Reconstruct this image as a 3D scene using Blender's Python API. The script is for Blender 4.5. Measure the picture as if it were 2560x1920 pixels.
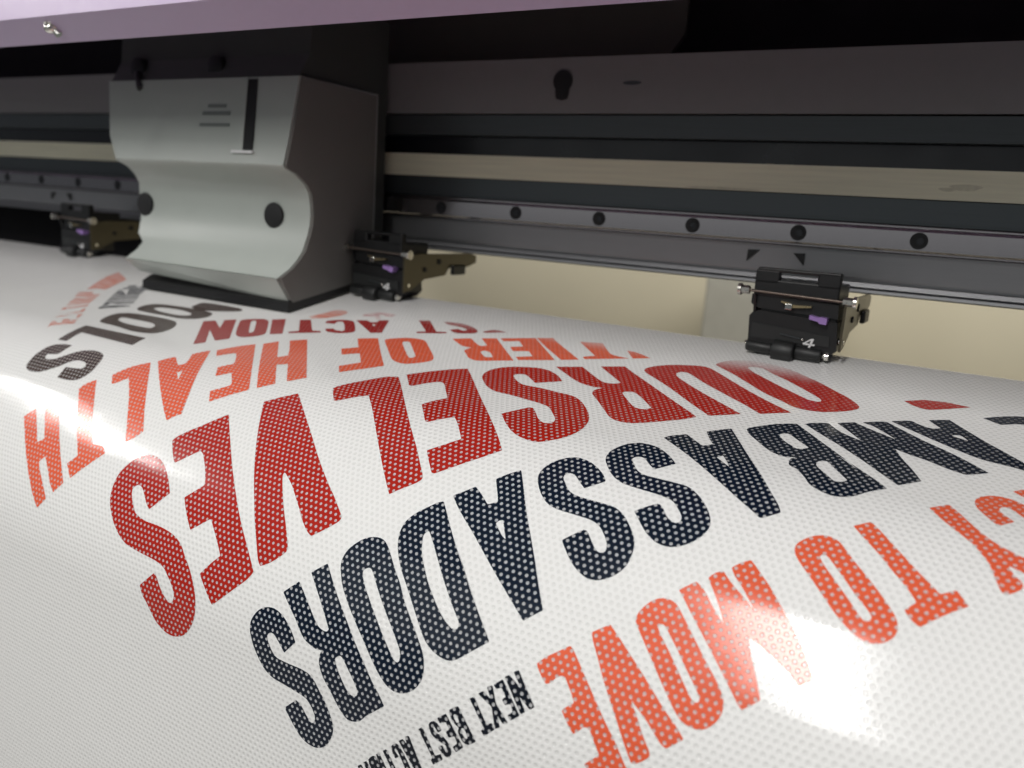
import bpy, bmesh, math, random
from mathutils import Vector, Matrix
from mathutils.geometry import delaunay_2d_cdt
random.seed(7)
S = bpy.context.scene
for o in list(bpy.data.objects): bpy.data.objects.remove(o)
COL = S.collection

# ------------------------------------------------------------------ camera, light, exposure
cam_d = bpy.data.cameras.new('camera'); cam = bpy.data.objects.new('camera', cam_d); COL.objects.link(cam)
cam_d.lens = 2047.858 / 2560 * 36; cam_d.sensor_width = 36; cam_d.clip_start = 0.01; cam_d.clip_end = 50
RX = ((0.8565155, 0.1625031, -0.4898713), (0.5117402, -0.1439829, 0.8469893), (0.0671053, -0.9761463, -0.2064830))
cam.matrix_world = Matrix([[r[0], -r[1], -r[2], 0] for r in RX] + [[0, 0, 0, 1]])
cam_d.dof.use_dof = True; cam_d.dof.focus_distance = 0.34; cam_d.dof.aperture_fstop = 9.0
S.camera = cam
w = bpy.data.worlds.new('World'); S.world = w; w.use_nodes = True
bg = w.node_tree.nodes['Background']; bg.inputs[0].default_value = (0.80, 0.86, 0.92, 1); bg.inputs[1].default_value = 0.15

def lamp(name, loc, sx, sy, power, col, target=None):
    d = bpy.data.lights.new(name, 'AREA'); d.shape = 'RECTANGLE'; d.size = sx; d.size_y = sy; d.energy = power; d.color = col
    o = bpy.data.objects.new(name, d); COL.objects.link(o); o.location = loc
    if target is not None:
        o.rotation_euler = (Vector(target) - Vector(loc)).to_track_quat('-Z', 'Y').to_euler()
    return o
# two parallel ceiling tubes of the workshop in front, then two added fill lamps
lamp('tube_or_fill', (-0.215, -1.05, 1.0), 0.21, 1.55, 31.5, (1.0, 0.98, 0.95))
lamp('tube_or_fill', (-2.40, -0.58, 1.0), 0.17, 0.86, 24.0, (1.0, 0.98, 0.95))
lamp('tube_or_fill', (-0.70, -2.3, 0.75), 3.0, 1.6, 6.5, (0.97, 1.0, 0.98), (-0.3, 0.4, 0.0))  # added soft frontal fill standing in for room light, not a tube
lamp('tube_or_fill', (0.2, 0.85, 0.85), 1.6, 0.12, 17.0, (1.0, 0.96, 0.88), (0.05, 1.3, -0.15))  # added lamp behind the printer, only to brighten the wall
vs = S.view_settings; S.display_settings.display_device = 'sRGB'
vs.view_transform = 'Standard'; vs.look = 'None'; vs.exposure = 0.0; vs.gamma = 1.0; vs.use_curve_mapping = False
S.render.engine = 'CYCLES'; S.cycles.use_denoising = True; S.cycles.max_bounces = 8; S.cycles.sample_clamp_indirect = 6

# ------------------------------------------------------------------ helpers
def tag(o, label=None, cat=None, group=None, kind=None):
    if label: o['label'] = label
    if cat: o['category'] = cat
    if group: o['group'] = group
    if kind: o['kind'] = kind
    return o
def empty(name, loc, label, cat, group=None):
    o = bpy.data.objects.new(name, None); COL.objects.link(o); o.location = loc; o.empty_display_size = 0.02
    return tag(o, label, cat, group)
def link(name, bm, mat, parent=None, smooth=False, bevel=0.0, segs=2, auto=40):
    if bevel:
        es = [e for e in bm.edges if len(e.link_faces) == 2 and e.calc_face_angle(0) > math.radians(35)]
        bmesh.ops.bevel(bm, geom=es, offset=bevel, segments=segs, profile=0.5, affect='EDGES', clamp_overlap=True)
    bmesh.ops.recalc_face_normals(bm, faces=bm.faces)
    me = bpy.data.meshes.new(name); bm.to_mesh(me); bm.free()
    if smooth:
        for p in me.polygons: p.use_smooth = True
        me.set_sharp_from_angle(angle=math.radians(auto))
    me.materials.append(mat)
    o = bpy.data.objects.new(name, me); COL.objects.link(o)
    if parent is not None:
        o.parent = parent; o.matrix_parent_inverse = Matrix.Translation(-world_loc(parent))
    return o
def world_loc(o):
    return o.location + (world_loc(o.parent) if o.parent and o.type == 'EMPTY' else Vector()) if o.type == 'EMPTY' else Vector((0, 0, 0))
def box(bm, x0, x1, y0, y1, z0, z1):
    m = bmesh.ops.create_cube(bm, size=1.0)['verts']
    for v in m: v.co = Vector(((x0 + x1) / 2 + v.co.x * (x1 - x0), (y0 + y1) / 2 + v.co.y * (y1 - y0), (z0 + z1) / 2 + v.co.z * (z1 - z0)))
    return m
def prism(bm, prof, xa, xb):
    """closed (y,z) profile swept along X; xa / xb may be functions of (y,z)"""
    fa = xa if callable(xa) else (lambda y, z: xa); fb = xb if callable(xb) else (lambda y, z: xb)
    A = [bm.verts.new((fa(y, z), y, z)) for y, z in prof]; B = [bm.verts.new((fb(y, z), y, z)) for y, z in prof]
    n = len(prof)
    for i in range(n): bm.faces.new((A[i], A[(i + 1) % n], B[(i + 1) % n], B[i]))
    bm.faces.new(A); bm.faces.new(B[::-1])
def plate(bm, pts, x, t):
    prism(bm, pts, x - t / 2, x + t / 2)
def xzplate(bm, pts, y0, y1):
    A = [bm.verts.new((x, y0, z)) for x, z in pts]; B = [bm.verts.new((x, y1, z)) for x, z in pts]
    n = len(pts)
    for i in range(n): bm.faces.new((A[i], A[(i + 1) % n], B[(i + 1) % n], B[i]))
    bm.faces.new(A); bm.faces.new(B[::-1])
def cyl(bm, p0, p1, r, r2=None, seg=20):
    p0 = Vector(p0); p1 = Vector(p1); d = p1 - p0
    M = Matrix.Translation((p0 + p1) / 2) @ d.to_track_quat('Z', 'Y').to_matrix().to_4x4()
    bmesh.ops.create_cone(bm, cap_ends=True, segments=seg, radius1=r, radius2=r if r2 is None else r2, depth=d.length, matrix=M)
def ball(bm, p, r, sx=1, sy=1, sz=1):
    bmesh.ops.create_uvsphere(bm, u_segments=16, v_segments=10, radius=r, matrix=Matrix.Translation(p) @ Matrix.Diagonal((sx, sy, sz, 1)))

# ------------------------------------------------------------------ materials
def newmat(name):
    m = bpy.data.materials.new(name); m.use_nodes = True
    return m, m.node_tree, m.node_tree.nodes['Principled BSDF']
def N(nt, t, **kw):
    n = nt.nodes.new(t)
    for k, v in kw.items(): setattr(n, k, v)
    return n
def simple(name, col, rough=0.5, metal=0.0, spec=0.5, var=0.12, scale=40, bump=0.0, stretch=(1, 1, 1), rvar=0.08):
    m, nt, b = newmat(name)
    tc = N(nt, 'ShaderNodeTexCoord'); mp = N(nt, 'ShaderNodeMapping'); mp.inputs['Scale'].default_value = stretch
    nz = N(nt, 'ShaderNodeTexNoise'); nz.inputs['Scale'].default_value = scale; nz.inputs['Detail'].default_value = 5
    nt.links.new(tc.outputs['Object'], mp.inputs[0]); nt.links.new(mp.outputs[0], nz.inputs['Vector'])
    mix = N(nt, 'ShaderNodeMix', data_type='RGBA')
    mix.inputs[6].default_value = (*[c * (1 - var) for c in col], 1); mix.inputs[7].default_value = (*[min(1, c * (1 + var)) for c in col], 1)
    nt.links.new(nz.outputs[0], mix.inputs[0]); nt.links.new(mix.outputs[2], b.inputs['Base Color'])
    mr = N(nt, 'ShaderNodeMapRange'); mr.inputs[3].default_value = max(0.02, rough - rvar); mr.inputs[4].default_value = rough + rvar
    nt.links.new(nz.outputs[0], mr.inputs[0]); nt.links.new(mr.outputs[0], b.inputs['Roughness'])
    b.inputs['Metallic'].default_value = metal; b.inputs['Specular IOR Level'].default_value = spec
    if bump:
        bp = N(nt, 'ShaderNodeBump'); bp.inputs['Strength'].default_value = 1; bp.inputs['Distance'].default_value = bump
        nt.links.new(nz.outputs[0], bp.inputs['Height']); nt.links.new(bp.outputs[0], b.inputs['Normal'])
    return m
PITCH = 0.0027
U0, V0 = -0.144385, 0.196248
def film(name, ink=None, fade=True, streak=0.0):
    """perforated window film: hexagonal lattice of punched holes; ink=None is the bare white film"""
    m, nt, b = newmat(name); L = nt.links.new
    uv = N(nt, 'ShaderNodeUVMap')
    def vm(op, a, bvec=None):
        n = N(nt, 'ShaderNodeVectorMath', operation=op); L(a, n.inputs[0])
        if bvec is not None: n.inputs[1].default_value = bvec
        return n.outputs['Value'] if op == 'LENGTH' else n.outputs[0]
    # tiny jitter so that the punched rows are not perfectly regular
    nj = N(nt, 'ShaderNodeTexNoise'); nj.inputs['Scale'].default_value = 90; nj.inputs['Detail'].default_value = 1
    L(uv.outputs[0], nj.inputs['Vector'])
    j0 = vm('SUBTRACT', nj.outputs['Color'], (0.5, 0.5, 0.5)); j1 = vm('MULTIPLY', j0, (0.0005, 0.0005, 0))
    ad = N(nt, 'ShaderNodeVectorMath', operation='ADD'); L(uv.outputs[0], ad.inputs[0]); L(j1, ad.inputs[1])
    base = vm('SUBTRACT', ad.outputs[0], (U0, V0, 0))
    cell = (PITCH, PITCH * math.sqrt(3), 1)
    ds = []
    for off in ((0.5, 0.5, 0), (0, 0, 0)):
        q = vm('DIVIDE', base, cell); q = vm('ADD', q, off); q = vm('FRACTION', q)
        q = vm('SUBTRACT', q, (0.5, 0.5, 0)); q = vm('MULTIPLY', q, (cell[0], cell[1], 0)); ds.append(vm('LENGTH', q))
    mn = N(nt, 'ShaderNodeMath', operation='MINIMUM'); L(ds[0], mn.inputs[0]); L(ds[1], mn.inputs[1])
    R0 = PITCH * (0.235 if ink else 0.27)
    def ramp(a0, a1, o0, o1, src):
        r = N(nt, 'ShaderNodeMapRange', interpolation_type='SMOOTHSTEP'); L(src, r.inputs[0])
        r.inputs[1].default_value = a0; r.inputs[2].default_value = a1; r.inputs[3].default_value = o0; r.inputs[4].default_value = o1
        return r.outputs[0]
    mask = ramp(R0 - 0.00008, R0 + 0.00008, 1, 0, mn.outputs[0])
    hole = ramp(R0 - 0.00016, R0 + 0.00016, 0, 1, mn.outputs[0])
    # fine grain of the film and of the ink drops
    ng = N(nt, 'ShaderNodeTexNoise'); ng.inputs['Scale'].default_value = 1500; ng.inputs['Detail'].default_value = 3
    L(uv.outputs[0], ng.inputs['Vector'])
    nl = N(nt, 'ShaderNodeTexNoise'); nl.inputs['Scale'].default_value = 14; nl.inputs['Detail'].default_value = 4
    L(uv.outputs[0], nl.inputs['Vector'])
    white = (0.80, 0.795, 0.78)
    wm = N(nt, 'ShaderNodeMix', data_type='RGBA'); wm.inputs[6].default_value = (0.785, 0.78, 0.765, 1); wm.inputs[7].default_value = (0.82, 0.815, 0.80, 1)
    L(nl.outputs[0], wm.inputs[0]); colour = wm.outputs[2]
    if ink:
        im = N(nt, 'ShaderNodeMix', data_type='RGBA'); im.inputs[6].default_value = (*[c * 0.86 for c in ink], 1); im.inputs[7].default_value = (*[c * 1.14 for c in ink], 1)
        bp_ = N(nt, 'ShaderNodeMapping'); bp_.inputs['Scale'].default_value = (3, 330, 1); L(uv.outputs[0], bp_.inputs[0])
        nb = N(nt, 'ShaderNodeTexNoise'); nb.inputs['Scale'].default_value = 1; nb.inputs['Detail'].default_value = 2; L(bp_.outputs[0], nb.inputs['Vector'])
        av = N(nt, 'ShaderNodeMath', operation='MULTIPLY_ADD'); L(nb.outputs[0], av.inputs[0]); av.inputs[1].default_value = 0.9; L(ng.outputs[0], av.inputs[2])
        sb = N(nt, 'ShaderNodeMath', operation='SUBTRACT'); L(av.outputs[0], sb.inputs[0]); sb.inputs[1].default_value = 0.45
        L(sb.outputs[0], im.inputs[0]); inkcol = im.outputs[2]
        # inside a punched hole the ink is missing: the white liner shows, with light bounced off the ink put into its colour
        st = [0.40 + 0.26 * c for c in ink]
        # holes painted fainter towards the platen, in place of a grazing view hiding them
        sv = N(nt, 'ShaderNodeSeparateXYZ'); L(uv.outputs[0], sv.inputs[0])
        cl = ramp(0.05, 0.19, 0.22, 1.0, sv.outputs[1])
        mm = N(nt, 'ShaderNodeMath', operation='MULTIPLY'); L(mask, mm.inputs[0]); L(cl, mm.inputs[1])
        hm = N(nt, 'ShaderNodeMix', data_type='RGBA'); L(mm.outputs[0], hm.inputs[0]); L(inkcol, hm.inputs[6])
        hn = N(nt, 'ShaderNodeMix', data_type='RGBA'); hn.inputs[6].default_value = (st[0] * .80, st[1] * .78, st[2] * .78, 1); hn.inputs[7].default_value = (min(1, st[0] * 1.25), st[1] * 1.25, st[2] * 1.25, 1)
        L(ng.outputs[0], hn.inputs[0]); L(hn.outputs[2], hm.inputs[7]); inked = hm.outputs[2]
        if fade:
            # the print is unfinished: the last swaths lie across the film at a constant feed distance
            sp = N(nt, 'ShaderNodeSeparateXYZ'); L(uv.outputs[0], sp.inputs[0])
            ns = N(nt, 'ShaderNodeTexNoise'); ns.inputs['Scale'].default_value = 400; L(uv.outputs[0], ns.inputs['Vector'])
            nm = N(nt, 'ShaderNodeMath', operation='MULTIPLY_ADD'); L(ns.outputs[0], nm.inputs[0]); nm.inputs[1].default_value = 0.006; L(sp.outputs[1], nm.inputs[2])
            f = ramp(0.0235, 0.052, 0.0, 1.0, nm.outputs[0])
            fm = N(nt, 'ShaderNodeMix', data_type='RGBA'); L(f, fm.inputs[0]); L(colour, fm.inputs[6]); L(inked, fm.inputs[7]); inked = fm.outputs[2]
        if streak:
            mp = N(nt, 'ShaderNodeMapping'); mp.inputs['Scale'].default_value = (60, 900, 1); L(uv.outputs[0], mp.inputs[0])
            n2 = N(nt, 'ShaderNodeTexNoise'); n2.inputs['Scale'].default_value = 1; L(mp.outputs[0], n2.inputs['Vector'])
            f2 = ramp(0.35, 0.62, 1.0, 1.0 - streak, n2.outputs[0])
            sm = N(nt, 'ShaderNodeMix', data_type='RGBA'); L(f2, sm.inputs[0]); L(colour, sm.inputs[6]); L(inked, sm.inputs[7]); inked = sm.outputs[2]
        colour = inked
    else:
        hm = N(nt, 'ShaderNodeMix', data_type='RGBA'); L(mask, hm.inputs[0]); L(colour, hm.inputs[6]); hm.inputs[7].default_value = (0.735, 0.73, 0.715, 1); colour = hm.outputs[2]  # shaded inside of the holes put into the colour as a greyer tone
    L(colour, b.inputs['Base Color'])
    rr = N(nt, 'ShaderNodeMapRange'); L(nl.outputs[0], rr.inputs[0]); rr.inputs[3].default_value = 0.09 if not ink else 0.12; rr.inputs[4].default_value = 0.16 if not ink else 0.19
    L(rr.outputs[0], b.inputs['Roughness'])
    b.inputs['Specular IOR Level'].default_value = 0.5; b.inputs['IOR'].default_value = 1.46
    b1 = N(nt, 'ShaderNodeBump'); b1.inputs['Strength'].default_value = 1.0; b1.inputs['Distance'].default_value = 0.00014; L(hole, b1.inputs['Height'])
    b2 = N(nt, 'ShaderNodeBump'); b2.inputs['Strength'].default_value = 1.0; b2.inputs['Distance'].default_value = 0.000010; L(ng.outputs[0], b2.inputs['Height']); L(b1.outputs[0], b2.inputs['Normal'])
    nw = N(nt, 'ShaderNodeTexNoise'); nw.inputs['Scale'].default_value = 30; nw.inputs['Detail'].default_value = 2; L(uv.outputs[0], nw.inputs['Vector'])
    b3 = N(nt, 'ShaderNodeBump'); b3.inputs['Strength'].default_value = 1.0; b3.inputs['Distance'].default_value = 0.00022; L(nw.outputs[0], b3.inputs['Height']); L(b2.outputs[0], b3.inputs['Normal'])
    L(b3.outputs[0], b.inputs['Normal'])
    return m
M = dict(
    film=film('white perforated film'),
    red=film('red ink', (0.40, 0.016, 0.008)), navy=film('navy ink', (0.0035, 0.0095, 0.022)), ink=film('dark navy ink', (0.004, 0.007, 0.014)),
    coral=film('coral ink', (0.74, 0.115, 0.048)), crimson=film('crimson ink', (0.33, 0.020, 0.018)), brown=film('brown ink', (0.058, 0.036, 0.029)),
    pale=film('pale coral ink', (0.68, 0.19, 0.12), streak=0.55), pink=film('pink ink', (0.55, 0.22, 0.22), streak=0.8),
    inkstreak=film('streaky navy ink', (0.008, 0.012, 0.025), streak=0.3),
    alu=simple('brushed aluminium', (0.30, 0.30, 0.31), 0.42, 0.85, stretch=(1, 30, 60), scale=25, var=0.06),
    alu_dark=simple('dark anodised aluminium', (0.075, 0.085, 0.09), 0.38, 0.6, stretch=(1, 30, 60), scale=25),
    paint_grey=simple('grey enamel', (0.20, 0.195, 0.195), 0.45, 0.0, var=0.05, scale=160, bump=0.00002),
    recess=simple('black recess enamel', (0.006, 0.007, 0.012), 0.3, 0.0),
    steel=simple('polished rail steel', (0.33, 0.31, 0.32), 0.20, 1.0, stretch=(160, 4, 4), scale=18, var=0.16, rvar=0.08),
    belt=simple('cream belt', (0.72, 0.70, 0.53), 0.5, 0.0, var=0.16, stretch=(2, 30, 60), scale=9),
    lilac=simple('lilac hood enamel', (0.47, 0.37, 0.54), 0.42, 0.0, var=0.04, scale=220, bump=0.00002),
    black=simple('black plastic', (0.005, 0.005, 0.0055), 0.42, 0.0, var=0.25, scale=300, bump=0.00001),
    rubber=simple('black rubber', (0.011, 0.012, 0.012), 0.5, 0.0, var=0.2, scale=400),
    void=simple('matt black interior', (0.006, 0.005, 0.007), 0.8, 0.0),
    olive=simple('dark olive panel', (0.075, 0.075, 0.055), 0.6, 0.0),
    rod=simple('dull rod steel', (0.16, 0.13, 0.11), 0.4, 0.8),
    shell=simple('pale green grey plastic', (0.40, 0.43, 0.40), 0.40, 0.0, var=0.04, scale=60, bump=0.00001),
    shell_side_shade=simple('side shade grey plastic', (0.16, 0.155, 0.145), 0.5, 0.0, var=0.05, scale=60),  # shell plastic with the shade of its unlit side put in
    shell_in_shadow=simple('shadow grey plastic', (0.055, 0.060, 0.055), 0.5, 0.0),  # same plastic, darkened for the shadow on the upper housing
    smear=simple('dirty belt grease', (0.56, 0.54, 0.41), 0.45, 0.0, var=0.3, scale=300),
    print_grey=simple('grey printed text', (0.17, 0.19, 0.18), 0.5),
    zinc=simple('zinc plated steel', (0.62, 0.60, 0.55), 0.28, 1.0, var=0.2, scale=500),
    bracket=simple('yellow chromate bracket', (0.11, 0.097, 0.068), 0.34, 0.85, var=0.12, scale=120),
    brass=simple('brass spring', (0.55, 0.44, 0.25), 0.3, 1.0),
    purple=simple('purple plastic', (0.33, 0.20, 0.50), 0.4, 0.0, var=0.06),
    chrome=simple('chromed screw', (0.80, 0.78, 0.72), 0.14, 1.0),
    mark=simple('black marking', (0.006, 0.006, 0.007), 0.6),
    white_mark=simple('white marking', (0.72, 0.72, 0.72), 0.6),
    wall=simple('cream wall paint', (0.65, 0.60, 0.46), 0.75, 0.0, var=0.04, scale=6),
    post=simple('grey post enamel', (0.52, 0.51, 0.45), 0.5, 0.0),
    floor=simple('grey floor', (0.22, 0.21, 0.20), 0.6, 0.0, scale=10),
)

# ------------------------------------------------------------------ setting behind the printer
bm = bmesh.new(); box(bm, -4, 4, 1.35, 1.45, -0.9, 1.9); tag(link('wall', bm, M['wall']), kind='structure')
bm = bmesh.new(); box(bm, -4, 4, -4, 1.35, -0.96, -0.9); tag(link('floor', bm, M['floor']), kind='structure')

# ------------------------------------------------------------------ film surface: flat ramp up to the crest, roll over the apron, then hanging straight down
YC, ZC, RR = 0.3181578, -0.1885801, 0.1037956
TB, TE = math.radians(10), math.radians(88)
PE = (YC - RR * math.sin(TB), ZC + RR * math.cos(TB)); LB = 0.1435561
VT = LB + (TE - TB) * RR; EE = (YC - RR * math.sin(TE), ZC + RR * math.cos(TE))
CR = 0.012
def surf(v, off=0.0):
    """feed distance v (0 at the crest, growing towards the viewer) -> y, z, normal angle"""
    if v < 0:                                              # behind the crest it turns down over the grit roller
        a = max(TB + v / CR, math.radians(-60)); y0 = PE[0] + LB * math.cos(TB); z0 = PE[1] + LB * math.sin(TB)
        cy, cz = y0 + CR * math.sin(TB), z0 - CR * math.cos(TB)
        y, z = cy - CR * math.sin(a), cz + CR * math.cos(a)
        rest = -v - (TB - a) * CR
        y += rest * math.cos(a); z += rest * math.sin(a)
    elif v < LB: a = TB; y = PE[0] + (LB - v) * math.cos(TB); z = PE[1] + (LB - v) * math.sin(TB)
    elif v < VT: a = TB + (v - LB) / RR; y = YC - RR * math.sin(a); z = ZC + RR * math.cos(a)
    else: a = TE; y = EE[0] - (v - VT) * math.cos(TE); z = EE[1] - (v - VT) * math.sin(TE)
    return y - off * math.sin(a), z + off * math.cos(a), a
vs_ = [-0.12, -0.06, -0.03] + [-0.024 + 0.0015 * i for i in range(16)] + [0.004 * i for i in range(36)]
v = LB
while v < VT: vs_.append(v); v += 0.002
while v < 0.72: vs_.append(v); v += 0.02
vs_ = sorted(set(round(a, 5) for a in vs_))
XA, XB = -1.25, 0.32
xs = [XA + (XB - XA) * i / 40 for i in range(41)]
def sheet_bm(off):
    bm = bmesh.new(); uvl = bm.loops.layers.uv.new('UVMap'); grid = []
    for vv in vs_:
        y, z, a = surf(vv, off); grid.append([bm.verts.new((x, y, z)) for x in xs])
    for i in range(len(vs_) - 1):
        for j in range(len(xs) - 1):
            f = bm.faces.new((grid[i][j], grid[i + 1][j], grid[i + 1][j + 1], grid[i][j + 1]))
            for l, (a_, b_) in zip(f.loops, ((i, j), (i + 1, j), (i + 1, j + 1), (i, j + 1))): l[uvl].uv = (xs[b_], vs_[a_])
            f.smooth = True
    return bm
bm = sheet_bm(0.0)
ext = bmesh.ops.extrude_face_region(bm, geom=bm.faces[:])
low = [g for g in ext['geom'] if isinstance(g, bmesh.types.BMVert)]
k = 0
for g in low:
    pass
me_tmp = None
# move the extruded copy to the underside of the 0.3 mm film
for g in low:
    best = None
    g.co.z -= 0.0002
bmesh.ops.recalc_face_normals(bm, faces=bm.faces)
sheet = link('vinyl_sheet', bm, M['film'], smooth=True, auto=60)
tag(sheet, 'glossy white perforated vinyl sheet printed with upside down coral, red and navy lettering', 'vinyl sheet')

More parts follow.
